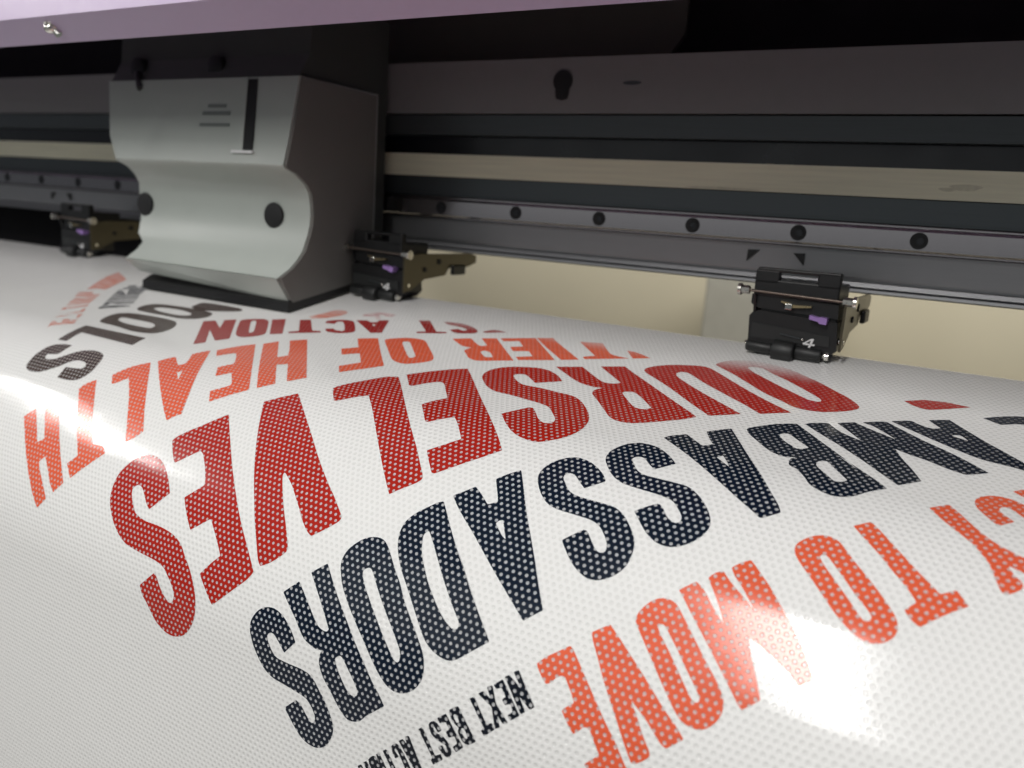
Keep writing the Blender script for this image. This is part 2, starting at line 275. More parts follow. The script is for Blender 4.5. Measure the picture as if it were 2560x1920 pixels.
# ------------------------------------------------------------------ printed words (outlines in millimetres on the unrolled film)
LETTERS = """
W ourselves red
-307.53,233.13c -312.87,227.16 -319.00,222.39 -325.31,219.71 -331.36,219.46 -337.56,221.77 -341.85,225.99 -344.98,231.37 -345.78,237.03 -345.07,242.59 -343.01,247.03 -338.85,252.28 -333.63,256.82 -329.38,259.49 -324.48,261.30 -317.06,262.26 -309.69,262.72 -303.46,263.18 -299.22,263.99 -296.42,265.18 -294.18,267.17 -291.42,269.65 -289.20,272.28 -288.19,274.61 -288.50,277.02 -289.56,278.51 -291.51,278.61 -294.13,277.06 -297.51,274.06 -300.74,270.02 -302.80,268.61c -311.59,276.86c -309.43,280.69 -306.22,283.51 -303.12,287.06 -299.53,290.44 -294.99,292.78 -290.51,293.71 -285.63,293.10 -280.37,290.46 -276.20,285.50 -274.12,280.14 -274.06,274.57 -275.50,269.21 -278.34,264.29 -282.11,259.60 -285.61,256.40 -288.82,253.08 -292.11,251.03 -296.73,249.45 -303.66,248.42 -310.32,248.24 -315.41,248.34 -319.85,247.76 -324.13,246.60 -327.16,243.91 -330.03,240.78 -331.73,238.02 -331.65,236.05 -329.35,234.27 -326.23,234.95 -322.91,237.68 -319.35,240.98 -316.39,243.00c
-303.40,188.81c -307.86,193.12 -312.82,198.20 -318.60,203.28 -322.81,207.58 -323.95,209.83c -318.88,215.35 -314.15,219.66c -309.50,215.92 -303.31,210.63c -300.71,211.61c -295.49,216.66 -291.09,222.17 -289.63,224.87c -292.77,228.06 -297.85,232.81c -293.30,238.39 -286.93,245.08c -277.62,237.84c -276.53,238.41c -272.64,242.26 -268.02,247.09 -265.07,250.75c -268.94,254.73 -274.36,261.10c -271.37,264.20 -267.64,268.17 -263.97,271.65c -261.10,269.05 -253.19,261.76 -246.90,255.70 -244.35,251.96c -247.01,248.75 -252.13,243.07 -256.69,238.33 -263.21,231.47 -270.66,223.29 -278.72,214.61 -287.37,205.21 -295.08,197.28
-279.16,165.33c -285.48,170.78 -291.48,176.37c -287.00,182.63 -278.18,195.63 -271.00,206.13 -264.41,215.65 -257.16,226.19 -249.55,238.06 -253.86,231.16 -247.70,240.59 -244.03,246.65 -241.86,248.78c -237.80,246.46 -233.58,242.91 -230.95,239.79 -231.07,237.70 -235.41,231.15 -241.58,223.15 -244.68,218.95 -248.45,213.78 -250.55,210.45 -250.48,209.12 -248.58,209.95 -242.93,213.64 -235.97,219.61 -228.71,225.89 -233.16,222.30 -227.93,227.01 -224.50,229.54 -221.64,230.78c -215.79,226.00 -211.59,221.77 -211.37,219.82 -213.52,217.83 -219.92,212.58 -225.70,208.36 -236.74,199.72 -251.40,187.50 -266.96,174.98
-246.64,129.10c -252.23,132.01 -258.54,141.56 -264.39,150.68 -266.15,154.79c -262.54,158.95 -257.10,164.50c -255.33,164.05 -249.37,158.54 -244.29,154.52c -234.49,163.95 -223.43,175.46 -211.96,187.71 -203.12,197.18 -196.88,203.71 -195.32,205.28c -192.52,202.53 -187.38,198.14 -185.28,195.59 -185.62,193.67 -188.85,189.97 -197.69,180.39 -209.04,168.95 -222.79,154.51 -239.15,136.88
-223.06,103.17c -230.15,108.31 -237.99,116.03 -243.42,122.46 -245.03,124.72c -234.70,136.16c -232.82,136.24 -228.26,129.18 -223.73,125.46 -220.48,127.13 -214.32,134.37 -208.50,141.33c -212.33,147.40 -214.94,152.36c -213.86,153.60 -204.64,163.95c -202.90,164.42 -198.43,160.19 -193.92,156.68c -190.20,160.16 -184.91,166.07 -181.45,170.16c -186.03,175.11 -191.85,180.91c -189.86,183.36 -182.92,191.08c -181.45,191.03 -173.82,184.13 -165.89,176.52 -160.86,171.06c -167.61,163.25 -180.59,149.39 -195.57,133.31 -214.00,112.83
-172.18,97.36c -177.50,91.61 -184.89,86.91 -191.41,85.89 -199.26,88.03 -205.90,91.46 -210.51,96.51 -211.98,103.11 -210.26,109.33 -206.86,113.80 -200.66,119.95 -193.99,123.58 -184.91,124.48 -174.83,125.92 -167.29,127.31 -162.23,129.29 -158.01,133.86 -153.63,139.22 -152.33,142.80 -153.62,145.03 -155.80,145.64 -160.03,142.61 -164.36,137.22 -167.95,133.23c -169.80,133.86 -173.43,139.78 -176.87,145.47c -169.80,153.07 -163.25,158.32 -156.78,160.85 -150.46,161.19 -145.96,158.39 -140.89,152.88 -138.57,145.71 -139.30,136.92 -142.13,129.86 -147.21,122.50 -153.74,115.42 -159.91,111.97 -167.00,111.33 -176.88,110.13 -186.48,109.90 -192.47,106.30 -197.26,101.17 -196.51,98.66 -192.77,97.43 -187.72,101.09 -182.57,105.46c
-184.79,80.25c -172.97,74.14c -163.05,82.70 -156.91,87.78 -152.83,89.68 -148.70,88.85 -146.57,86.41c -151.29,82.13 -165.03,69.59c -154.25,64.02c -147.33,70.31 -141.47,75.24 -120.88,92.87 -103.50,107.49 -101.28,109.70c -105.31,114.51 -112.50,120.98 -119.84,126.84 -124.45,129.23 -129.65,129.15 -134.02,126.65 -139.29,120.59 -146.84,111.79 -152.03,105.98 -153.30,102.89 -153.09,99.61 -151.25,96.71c -156.01,97.26 -162.16,95.88 -168.52,92.46 -176.23,86.72
H -140.36,98.61 -140.33,96.72 -136.81,94.88 -132.64,97.65 -126.07,104.40 -121.89,109.12c -123.82,111.84 -126.87,112.32 -130.08,110.58 -134.80,105.45
-143.48,64.93 -143.76,61.45 -140.69,56.19 -135.07,51.43 -128.25,48.28 -121.14,46.09 -116.41,46.94 -107.53,54.23 -93.99,66.30 -81.27,76.54 -67.37,86.30c -73.07,90.00 -78.56,93.59 -80.26,92.44 -88.22,86.06 -97.66,79.15 -111.25,68.83 -120.41,60.92 -124.04,58.43 -126.64,58.89 -128.02,61.91 -125.94,66.04 -117.48,73.73 -106.69,82.36 -93.71,91.83 -85.73,97.80c -90.73,101.40 -96.94,105.64 -98.42,104.80 -110.02,94.64 -121.66,83.96 -133.67,73.83 -141.02,68.12
-115.27,40.28 -112.00,43.57 -104.09,49.84 -93.41,59.52 -83.39,68.59 -74.64,74.53 -68.93,78.75 -63.97,80.35 -57.31,79.88 -51.26,76.81 -45.53,71.99 -43.22,67.99 -44.19,64.27 -48.87,58.02 -56.15,51.21 -64.98,43.05 -70.26,39.13 -80.00,32.06 -91.76,27.22 -102.65,27.18 -112.02,32.96
H -99.86,36.93 -95.73,43.04 -82.76,53.97 -73.00,61.60 -64.48,67.71 -60.17,68.37 -59.11,66.35 -61.28,63.05 -69.65,55.15 -78.96,47.03 -86.46,41.56 -93.80,35.61
-27.64,50.06c -19.76,44.60c -11.31,43.34c -1.91,45.03c -10.62,51.72 -16.91,56.01 -19.89,55.78 -23.97,53.59
W ambassadors navy
-215.21,272.01c -220.50,278.11c -222.71,275.93 -225.49,273.58 -227.13,272.49 -229.09,272.50 -230.55,274.14 -229.72,276.44 -226.59,280.19 -224.03,281.54 -218.22,281.74 -211.13,281.61 -206.43,282.30 -203.53,284.18 -199.62,288.62 -199.64,288.24 -196.20,292.81 -193.70,297.00 -192.84,299.98 -193.30,303.51 -195.30,307.71 -197.88,310.29 -201.02,311.80 -204.73,312.03 -208.55,310.95 -212.01,308.54 -215.04,305.54 -218.36,302.06c -218.19,300.65c -212.69,295.66c -210.26,296.81 -207.28,299.79 -205.31,301.65 -203.88,302.21 -202.57,300.92 -202.60,298.69 -204.24,295.96 -206.69,293.54 -208.60,292.78 -212.88,292.15 -220.10,291.45 -226.48,290.76 -231.04,288.59 -234.71,284.90 -238.04,280.33 -240.04,276.11 -240.54,274.43 -240.53,271.47 -239.34,268.53 -237.02,265.46 -233.57,263.34 -230.33,262.54 -227.35,262.71 -223.60,264.05 -220.13,266.50 -217.12,269.43
-226.31,254.99c -219.71,248.82c -215.81,252.29 -211.67,256.26 -207.71,260.21 -205.33,262.22 -202.36,263.17 -200.61,262.96 -199.78,261.85c -202.28,258.55 -206.74,253.08 -212.18,247.10 -215.24,243.96c -208.83,238.58c -204.61,243.23 -199.13,249.15 -193.02,255.39 -186.14,262.89 -180.56,268.71 -175.31,274.60 -171.95,277.80 -169.00,281.32c -172.91,284.76 -177.26,288.62 -179.62,291.36 -182.51,293.06 -185.96,293.53 -188.68,292.06 -191.49,289.51 -195.32,285.13 -199.22,281.13 -201.42,277.61 -202.22,275.06 -202.00,272.18 -201.25,270.61c -204.69,271.17 -208.05,270.36 -211.05,269.24 -213.94,266.66 -217.16,263.12 -221.58,259.22
H -194.42,272.04 -193.58,270.56 -191.97,269.78 -190.75,270.46 -187.86,273.23 -184.26,277.13 -181.94,280.46 -182.39,282.39 -184.06,283.03 -186.27,282.43 -189.16,279.61 -192.84,274.96
-201.53,239.66 -202.57,237.35 -202.82,234.81 -202.10,231.68 -200.00,228.44 -197.06,225.56 -194.27,223.90 -191.08,223.03 -188.15,223.13 -185.19,224.70 -181.73,228.12 -176.87,233.29 -173.78,236.30 -169.03,242.28 -163.82,247.78 -158.90,253.21 -155.78,257.24 -154.51,260.60 -154.02,264.22 -155.13,268.11 -157.65,271.27 -161.23,273.48 -164.32,274.17 -168.04,273.69 -172.16,271.15 -176.18,267.56 -181.72,261.80 -187.61,256.05 -194.07,249.68 -198.78,244.30
H -191.10,238.05 -191.39,236.42 -190.00,235.18 -188.40,234.90 -186.31,236.69 -182.26,241.23 -177.23,246.67 -172.12,251.93 -168.45,255.92 -165.97,258.98 -165.17,261.28 -165.36,262.95 -166.42,263.56 -167.74,263.10 -170.45,260.43 -174.40,256.52 -179.39,251.23 -184.78,245.61 -188.47,241.69
-170.60,201.75c -172.62,202.91 -175.32,205.45 -179.32,209.48 -181.78,213.38 -182.41,217.64 -181.52,221.73 -179.34,226.05 -175.79,230.89 -171.85,235.13 -168.92,238.22 -164.62,243.07 -156.63,252.15 -151.39,255.16 -146.16,256.06 -142.91,255.17 -139.53,252.46 -131.19,244.79c -135.28,240.27 -144.64,230.22 -154.72,218.83 -139.53,235.55 -146.85,227.59 -153.31,220.81 -160.79,212.75 -166.87,205.84
H -171.78,217.25 -171.36,215.69 -170.36,214.87 -168.90,216.10 -165.92,219.18 -161.52,224.16 -155.91,230.54 -151.01,235.87 -147.19,239.86 -144.66,242.58 -144.78,244.65 -147.10,245.08 -151.00,243.07 -155.06,239.86 -157.80,237.23 -161.81,233.22 -165.73,228.39 -168.66,224.46 -170.41,221.13
-168.12,198.39c -165.15,195.87 -161.09,191.98c -157.03,194.59 -152.42,198.00c -148.92,195.97c -150.06,193.82 -155.03,186.28c -151.76,182.69 -147.56,179.02c -143.35,185.26 -135.84,196.96 -128.63,207.51 -121.26,218.80 -124.15,214.47 -115.24,229.01c -121.12,234.49c -126.14,230.60 -139.85,220.29 -152.11,210.82 -157.44,207.01 -163.43,202.53
H -145.38,204.53c -144.71,203.20 -143.23,202.40c -140.56,206.65 -138.70,209.36c -140.61,208.48
-113.60,174.29c -116.02,171.29 -119.49,168.47 -123.49,166.22 -127.74,165.12 -131.36,165.43 -134.80,167.68 -137.70,170.97 -139.62,175.37 -139.72,179.19 -138.54,182.18 -135.86,185.92 -132.52,189.25 -128.85,191.49 -124.84,192.31 -119.04,192.56 -111.91,192.94 -108.01,194.06 -105.46,196.11 -102.93,198.99 -101.73,201.12 -101.51,203.31 -102.81,204.15 -104.63,203.74 -107.27,201.38 -109.82,198.54 -111.14,197.46c -112.11,197.57c -114.43,199.74 -117.99,203.44c -117.62,204.29 -114.43,207.70 -111.12,210.75 -107.55,212.97 -104.10,214.19 -100.61,213.93 -97.35,212.31 -94.51,209.68 -92.47,205.80 -92.20,200.65 -93.14,196.71 -95.48,193.04 -98.44,189.75 -101.06,187.39 -104.95,185.33 -109.97,184.81 -117.01,184.67 -122.25,184.13 -125.31,182.63 -127.99,179.77 -129.86,177.48 -129.75,175.44 -128.33,174.56 -126.36,174.82 -123.33,177.30 -119.82,180.28c
-93.45,155.30c -96.78,151.52 -100.92,148.08 -104.28,145.99 -108.31,144.99 -112.47,145.61 -116.08,148.44 -118.62,152.78 -119.92,157.29 -119.63,161.13 -118.42,163.76 -117.39,165.15 -114.18,169.04 -110.91,171.59 -107.42,173.17 -101.22,173.99 -94.30,174.48 -89.06,175.25 -86.36,176.38 -83.28,179.52 -81.48,181.86 -81.12,184.19 -82.47,185.23 -84.20,184.80 -86.29,183.45 -88.70,180.47 -90.53,178.91c -91.68,179.07c -94.78,181.62 -97.93,184.63c -97.17,185.54 -93.24,189.67 -89.80,192.75 -85.86,194.81 -82.26,195.29 -78.88,194.40 -75.21,191.80 -72.29,187.91 -71.00,183.63 -71.67,180.23 -73.63,176.66 -76.80,172.81 -80.54,169.36 -84.60,167.04 -89.71,166.57 -95.80,166.42 -101.72,166.15 -105.24,164.37 -108.08,160.99 -109.85,158.53 -109.24,156.61 -107.46,155.72 -105.41,156.36 -102.42,159.36 -99.49,161.69c
-105.72,136.20c -103.35,132.52 -98.65,128.80c -94.27,132.46 -89.60,136.36c -86.41,133.16c -89.32,128.62 -92.62,122.50c -88.97,118.69 -84.68,114.77c -79.50,123.37 -71.24,137.08 -64.00,148.49 -57.28,158.93 -52.38,166.11 -50.93,169.23c -53.74,171.86 -56.57,174.14c -59.16,172.15 -66.31,167.13 -76.74,159.06 -85.21,152.27 -94.22,145.04
H -81.63,143.76c -79.84,141.17c -77.02,145.50 -74.94,149.26c
-78.88,112.68 -78.38,110.54 -75.35,107.02 -70.09,101.67 -62.70,97.22c -56.54,103.85 -48.47,112.57 -40.91,120.73 -33.66,129.32 -41.81,120.67 -32.65,129.27 -26.18,135.53 -21.88,140.28c -26.51,144.97 -31.12,150.98 -34.27,152.98 -37.70,153.65 -41.56,152.40 -45.84,149.62 -49.30,144.23 -53.11,139.33 -55.84,137.74 -56.67,135.07 -56.82,131.98 -55.26,129.75c -59.31,131.19 -63.74,129.77 -67.93,126.44 -72.16,121.80 -76.55,116.98
H -65.78,112.67 -65.66,110.55 -63.01,109.13 -58.62,113.36 -53.08,118.69c -54.13,120.38 -57.09,121.74 -59.63,119.71 -62.84,116.80
H -47.21,133.08 -47.37,129.53 -44.60,127.83 -40.52,133.03 -35.10,140.20c -35.91,141.78 -38.57,143.22 -41.34,140.41 -44.27,137.07
-59.72,95.88c -56.42,93.09 -51.31,90.63c -46.34,96.55 -41.56,100.07 -36.35,102.83c -40.26,98.18 -44.47,93.07 -48.32,88.79c -42.15,84.73c -35.14,89.34 -30.69,91.85 -24.96,95.21c -29.72,90.13 -34.91,85.47 -39.34,83.36c -33.74,79.36 -30.78,78.17c -23.62,84.43 -14.94,91.70 -6.85,97.50 0.88,103.99 7.78,110.54c 4.23,113.44 0.60,116.00c -5.53,113.58 -13.12,109.46 -18.93,107.27 -24.02,104.52c -21.03,111.61 -16.29,120.41 -12.29,128.75c -15.31,131.99 -19.04,135.88c -25.29,129.25 -34.22,119.79 -43.71,110.58 -51.15,104.00
-29.20,76.68c -25.71,74.18 -22.02,72.35c -17.78,75.72 -13.67,76.90 -10.78,75.11c -13.32,72.08 -15.98,68.36c -12.26,66.12 -8.72,63.99c -3.13,71.03 5.06,80.98 12.64,89.18 18.44,95.54 25.46,103.67c 24.80,106.90c 18.54,102.54 12.99,101.04 4.15,99.09 -7.29,92.17 -19.73,83.57
H -6.68,80.82c -3.72,79.24 -0.33,83.52c -2.71,82.83
3.16,55.59c 9.54,50.49 15.34,47.15 21.90,44.98c 21.94,54.56c 15.52,56.34 9.87,60.11c 7.89,58.88
W next_best_action ink
-122.23,253.90c -120.68,252.74c -115.52,255.43c -119.39,251.35c -117.71,250.10c -109.13,259.64c -110.70,261.06c -115.37,258.22c -112.05,262.27c -113.57,263.63c
-125.72,257.83c -122.72,254.87c -113.82,264.20c -116.90,267.05c -118.29,265.68c -116.62,263.94c -118.04,261.72c -120.02,262.82c -121.47,261.34c -120.27,260.11c -122.54,257.69c -124.34,258.80c
-130.87,262.71c -129.12,261.12c -125.70,262.68c -127.99,259.42c -126.03,258.09c -123.22,263.58c -117.63,268.04c -119.45,269.21c -122.11,267.09c -120.30,270.69c -122.15,271.90c -124.78,265.13c
-133.78,265.40c -132.10,264.14c -125.42,271.65c -123.75,270.35c -122.12,272.06c -125.87,275.95c -127.42,274.62c -126.51,273.08c
-141.02,272.10c -137.69,269.51c -128.71,279.09c -131.73,281.55 -134.12,281.29 -136.42,278.68c -136.27,276.87c -138.58,276.03 -140.56,273.66
H -138.99,273.41 -138.09,272.80 -136.37,274.83 -137.48,275.43
H -135.24,277.16 -134.16,276.39 -132.22,279.11 -133.32,279.73
-145.54,276.96c -142.13,273.90c -133.52,283.19c -136.41,286.40c -137.95,284.86c -136.14,282.84c -137.59,280.56c -139.82,282.19c -141.42,280.50c -139.98,279.03c -141.87,276.95c -144.12,278.36c
-148.78,280.73 -147.74,279.06 -145.75,278.46 -143.03,280.61c -144.50,282.10c -146.33,280.48 -146.68,280.98 -145.71,282.40 -141.99,282.71 -139.39,284.55 -138.17,286.97 -138.61,288.81 -140.14,289.83 -141.82,289.26 -144.01,287.60c -142.31,285.96c -140.73,287.69 -140.18,287.08 -140.92,285.56 -144.22,285.10 -147.23,283.76
-153.06,284.09c -151.29,282.64c -144.93,291.33c -142.61,289.59c -141.56,291.37c -145.44,295.09c -146.60,293.72c -146.07,292.56c
-161.43,292.25c -159.59,290.73c -157.77,291.87c -158.60,289.56c -156.98,288.32c -148.73,300.86c -151.10,303.05c
-164.46,295.82 -163.46,294.44 -161.76,293.73 -159.43,295.61 -155.62,300.08 -153.66,303.04c -156.10,304.89c -158.13,301.18 -161.07,297.07 -162.48,295.75 -162.85,296.68 -160.74,298.47c -162.39,299.87c -163.86,297.88
-168.36,299.20c -166.75,297.94c -161.40,304.15c -159.53,305.64c -162.00,307.90c -164.03,304.56c
-171.40,302.05c -169.90,300.83c -165.21,306.59c -167.33,308.31c
-174.80,305.67 -172.69,303.19 -170.84,303.57 -166.40,308.68c -169.41,310.80c -173.22,308.54
-177.19,307.89c -175.66,306.63c -171.20,311.20c -173.37,312.96c
-179.82,310.42c -178.05,309.05c -174.27,313.35c -176.94,314.94c
W move coral
-102.07,236.93c -105.64,239.95 -109.54,243.23 -111.85,246.01c -111.42,246.88 -109.45,249.11 -107.07,251.18c -105.79,250.46 -103.63,247.73 -102.25,246.92 -100.91,247.10 -99.46,248.87 -97.61,251.05 -95.99,253.63c -98.07,255.43 -99.59,257.31c -97.31,259.97 -94.31,262.89c -93.33,262.32 -91.12,259.66 -89.64,259.39 -88.10,260.78 -86.31,263.45 -84.22,266.01c -86.80,268.74 -88.66,270.70c -86.67,273.01 -84.47,275.30c -78.05,270.58 -72.94,266.53c -74.85,266.44 -76.94,263.98 -80.14,259.99 -84.04,255.94 -88.19,251.38 -92.56,246.52 -97.11,241.59 -100.40,238.12
-91.01,226.36c -96.32,230.64c -94.99,233.24 -92.11,237.42 -88.13,243.63 -84.68,248.50 -81.43,253.08 -78.23,257.90 -76.05,261.17 -73.80,264.34c -72.53,264.16 -70.29,262.46 -68.57,260.44 -68.70,259.15 -69.92,257.47 -72.34,254.36 -75.12,250.00 -77.27,247.27 -77.62,246.26c -75.68,247.78 -72.54,249.88 -68.97,252.85 -66.16,255.25 -64.12,256.25c -61.94,254.19 -59.36,251.66c -62.66,248.70 -66.75,245.70 -70.75,242.32 -74.12,239.45 -77.91,236.37 -81.38,233.65 -84.94,230.88 -88.96,227.89
-83.16,222.98 -83.40,220.87 -82.88,219.05 -81.08,215.98 -78.48,213.64 -75.41,212.80 -72.41,213.55 -69.31,216.44 -66.15,219.74 -62.32,223.75 -57.90,228.41 -53.76,232.48 -51.11,235.96 -50.11,238.98 -50.73,242.55 -52.55,245.36 -55.11,247.26 -58.07,247.61 -61.34,246.84 -64.63,244.08 -69.08,239.17 -73.85,233.68 -78.85,228.04
H -75.70,222.52 -75.16,221.27 -73.76,221.36 -71.44,223.56 -67.57,227.52 -63.69,231.84 -60.07,235.61 -57.83,238.28 -57.49,239.63 -58.35,240.27 -59.72,239.91 -62.21,237.32 -65.97,233.10 -69.88,228.79 -73.78,224.83
-73.01,208.96c -68.51,204.42c -64.82,206.96 -61.62,210.47 -58.70,213.21 -56.44,215.42c -57.75,212.90 -60.95,208.01 -63.96,203.97 -65.34,202.11c -63.52,199.63 -61.38,198.42c -58.89,200.78 -55.28,203.54 -51.86,205.86 -48.97,207.97c -50.82,205.90 -54.32,202.07 -57.72,198.80 -59.43,196.39c -57.07,193.83 -54.32,191.78c -51.23,194.65 -47.08,198.55 -42.41,203.55 -38.32,208.05 -33.79,213.51 -30.03,218.90 -27.65,222.61c -31.09,226.32c -34.58,223.36 -38.23,221.33 -43.77,218.50 -48.16,216.87c -46.39,221.05 -43.02,227.83 -40.45,233.35c -42.70,235.71 -44.94,237.77c -46.34,236.67 -49.94,232.78 -55.55,226.76 -61.36,220.80 -67.48,214.54 -71.29,210.52
W to coral
-42.51,184.40 -42.78,181.72 -41.63,179.41 -39.50,176.94 -36.51,175.12 -33.55,174.80 -30.62,175.98 -27.65,179.22 -23.53,183.62 -19.66,187.36 -15.85,191.26 -12.10,195.30 -9.76,198.50 -9.06,201.09 -9.42,203.63 -11.04,205.88 -13.38,207.35 -15.92,207.87 -18.75,207.13 -22.88,204.71 -27.44,200.84 -32.42,195.69 -37.56,190.55 -41.20,186.63
H -34.79,184.09 -34.38,182.96 -33.11,182.75 -31.47,184.19 -26.87,189.01 -22.03,194.14 -17.88,198.00 -16.49,199.72 -16.65,201.20 -18.06,201.68 -19.46,200.72 -23.39,196.51 -28.24,191.51 -32.45,187.13
-28.09,167.47c -23.43,163.51c -21.10,165.56 -16.36,170.69 -11.85,175.36 -6.49,180.60 -2.09,184.46 -0.08,186.34c 3.84,183.46c 7.61,187.86c 2.48,192.47 -3.64,198.81c -5.86,197.53 -8.50,194.81c -5.67,191.21c -9.42,186.65 -13.78,182.35 -18.40,177.29 -23.08,172.71
W agency coral
-7.92,147.92c -2.47,142.77c 1.09,147.32 5.59,153.53 10.46,158.69 15.03,161.75 19.76,163.96 26.44,166.63 27.35,169.53c 22.56,171.43 18.35,169.89 16.00,169.03c 17.68,172.44 19.43,173.98 20.22,175.61c 19.92,177.20 17.15,180.09 15.11,180.24c 13.55,176.65 10.69,169.60 8.04,165.70 6.36,163.23 1.41,158.52 -3.77,153.25
4.85,137.50 5.06,134.38 6.52,131.40 9.96,128.91 14.12,128.56 18.95,131.05 24.72,136.10c 24.70,145.42c 19.09,140.78 15.90,136.88 13.69,135.60 12.04,137.75 12.60,140.32 14.52,142.89 16.55,145.15c 12.64,149.61c 11.41,149.04 9.13,146.18 6.08,141.43
15.49,122.35c 18.78,118.94 23.18,114.73c 24.76,121.01c 21.63,124.46 18.87,125.10
W health coral
-436.97,220.34c -431.56,214.47c -422.74,222.60 -414.63,231.02c -410.74,227.92c -419.22,218.60 -426.73,211.01c -422.98,205.91c -412.72,212.53 -398.45,226.82 -387.05,239.00 -381.57,245.35c -386.96,251.40c -390.95,248.33 -397.62,241.35 -403.37,236.24c -406.35,239.81c -403.87,242.74 -398.07,248.26 -391.02,255.56c -396.36,261.48c -401.14,257.38 -409.48,248.57 -419.89,237.45 -429.66,227.24
-412.57,196.88c -410.83,192.72 -406.69,188.81c -393.93,201.53 -381.75,214.74 -373.59,223.05c -365.69,222.69 -361.64,225.35c -377.93,242.09c -384.71,236.06c -379.66,230.58c -389.43,220.10 -404.91,203.97
-386.52,167.66c -394.53,174.70 -399.78,183.12c -393.69,188.82c -391.94,188.20 -386.44,182.55c -373.07,194.06 -360.32,207.63 -352.51,217.24c -348.51,213.85 -345.68,209.56c -352.62,201.95 -365.89,187.69 -380.36,173.23
-383.07,165.50c -380.78,161.83 -377.25,158.09c -371.18,162.44 -367.06,165.00c -364.50,162.46c -366.94,157.88 -371.20,152.08c -366.42,143.41c -355.73,157.12 -347.07,169.74 -337.71,183.44 -330.80,195.29c -333.61,197.45 -336.60,200.81c -344.54,195.10 -362.05,181.75
H -361.16,170.81c -359.46,168.42c -354.56,175.65c
-352.68,123.97c -358.43,131.29 -363.69,141.57c -355.94,148.67c -350.47,140.97 -346.93,142.79 -339.62,150.12 -337.80,153.03c -342.84,159.00c -336.01,166.64c -329.96,161.15c -321.64,168.87 -320.31,170.82c -327.76,177.88c -321.69,184.60c -314.79,177.87 -307.22,170.87c -316.39,160.70 -333.55,143.03
-349.14,121.39c -344.74,113.90c -333.07,125.91 -324.18,134.92c -321.03,130.22c -327.40,123.01 -339.95,110.13c -332.74,103.81c -307.68,129.72 -287.20,151.04c -293.88,158.01c -310.67,140.42c -315.29,143.92c -297.93,161.79c -304.13,168.42c -317.01,154.93 -333.15,138.11
W of coral
-307.82,89.29c -297.76,83.39c -280.81,101.65 -263.70,119.51c -277.95,137.69c -284.64,130.32c -277.99,120.86c -288.80,109.38c -296.23,115.59c -303.33,107.73c -296.39,101.68c
-290.35,86.27 -291.98,82.60 -285.10,76.44 -277.90,74.13 -270.96,75.11 -262.82,82.55 -249.99,95.41 -246.89,100.76 -247.79,103.94 -252.07,109.07 -256.38,111.96 -261.54,111.70 -267.15,108.88 -278.52,98.03
H -279.77,84.02 -280.15,81.61 -277.16,80.88 -267.86,90.11 -258.82,99.48 -258.60,102.17 -260.09,102.94 -264.56,99.35
W frontier coral
-259.10,65.06c -249.93,59.62c -242.70,65.74 -237.57,68.84 -234.69,66.62c -244.68,56.96c -237.06,53.09c -222.09,68.37 -208.65,81.89c -216.50,85.93 -225.24,90.43 -231.41,89.15 -236.25,84.63 -240.96,79.84 -241.25,76.32 -240.15,73.90c -246.38,73.33 -251.62,70.28
H -231.79,77.69 -231.22,74.86 -226.76,76.19 -221.19,82.17c -225.07,83.46
-235.15,52.13c -217.97,42.63c -205.11,56.02 -190.17,71.36c -206.94,79.99c -210.91,76.19c -203.44,71.31c -209.46,64.82c -217.29,68.46c -222.38,62.98c -216.30,59.13c -222.98,51.85c -230.96,55.90c
-217.31,42.29c -209.00,38.08c -203.50,43.89 -179.46,65.17c -187.53,69.66c -205.00,54.11
-192.71,37.63c -180.62,34.17c -169.47,48.63 -165.30,50.69 -157.21,51.69c -177.27,63.02c -179.76,60.19c -174.89,55.62c
-163.47,40.22c -157.80,40.89 -147.73,46.14c -155.66,50.89c
W action crimson
-418.92,105.21c -413.21,100.80c -397.19,111.03c -408.84,97.67c -402.97,93.16c -374.45,123.60c -379.12,130.02c -399.50,116.59c -381.11,135.02c -384.91,140.38c
-398.77,93.58 -397.41,89.76 -389.18,85.02 -383.32,85.87 -378.68,89.73 -364.77,104.83 -362.90,109.51 -366.70,115.58 -372.06,118.30 -377.94,115.72 -386.70,107.23 -396.13,96.92
H -391.54,91.53 -389.33,89.81 -372.58,107.35 -373.56,109.84
-382.54,82.97c -375.64,78.27c -353.90,102.17c -360.15,106.45c
-366.14,75.73c -360.35,72.22c -342.70,89.43c -337.87,87.86c -335.15,89.89c -351.56,99.86c -353.84,97.62c -349.60,93.48c
-347.09,73.92c -349.00,69.66 -344.20,64.78 -337.97,62.60 -333.03,63.83 -322.22,74.80 -318.53,80.10 -321.49,84.41 -328.71,87.21 -334.22,86.59 -338.42,82.95c -334.15,80.22c -331.29,82.25 -325.81,81.78 -327.10,78.70 -335.67,69.71 -339.55,67.09 -342.00,68.32 -340.51,72.74c
-333.88,60.56c -328.11,57.68c -322.55,60.12c -319.64,58.06c -321.09,54.18c -315.55,51.41c -302.52,74.28c -308.50,77.29c
H -319.06,63.20 -317.27,62.30 -315.64,65.64
W best crimson
-298.89,43.71c -292.71,40.63c -275.49,57.84c -270.05,55.66c -267.97,57.95c -284.02,65.50c -285.52,63.17c -280.93,60.30c
-283.29,38.97c -277.35,37.52 -268.93,37.79 -260.27,41.34 -254.20,46.27 -253.57,50.13 -258.37,53.38 -264.30,54.99 -270.90,51.28c -266.80,47.51c -262.93,49.26 -261.05,47.46 -264.06,44.98 -271.40,43.45 -278.43,42.55
-251.19,45.95c -246.84,39.54 -237.70,40.81c -248.50,47.09c
W tools brown
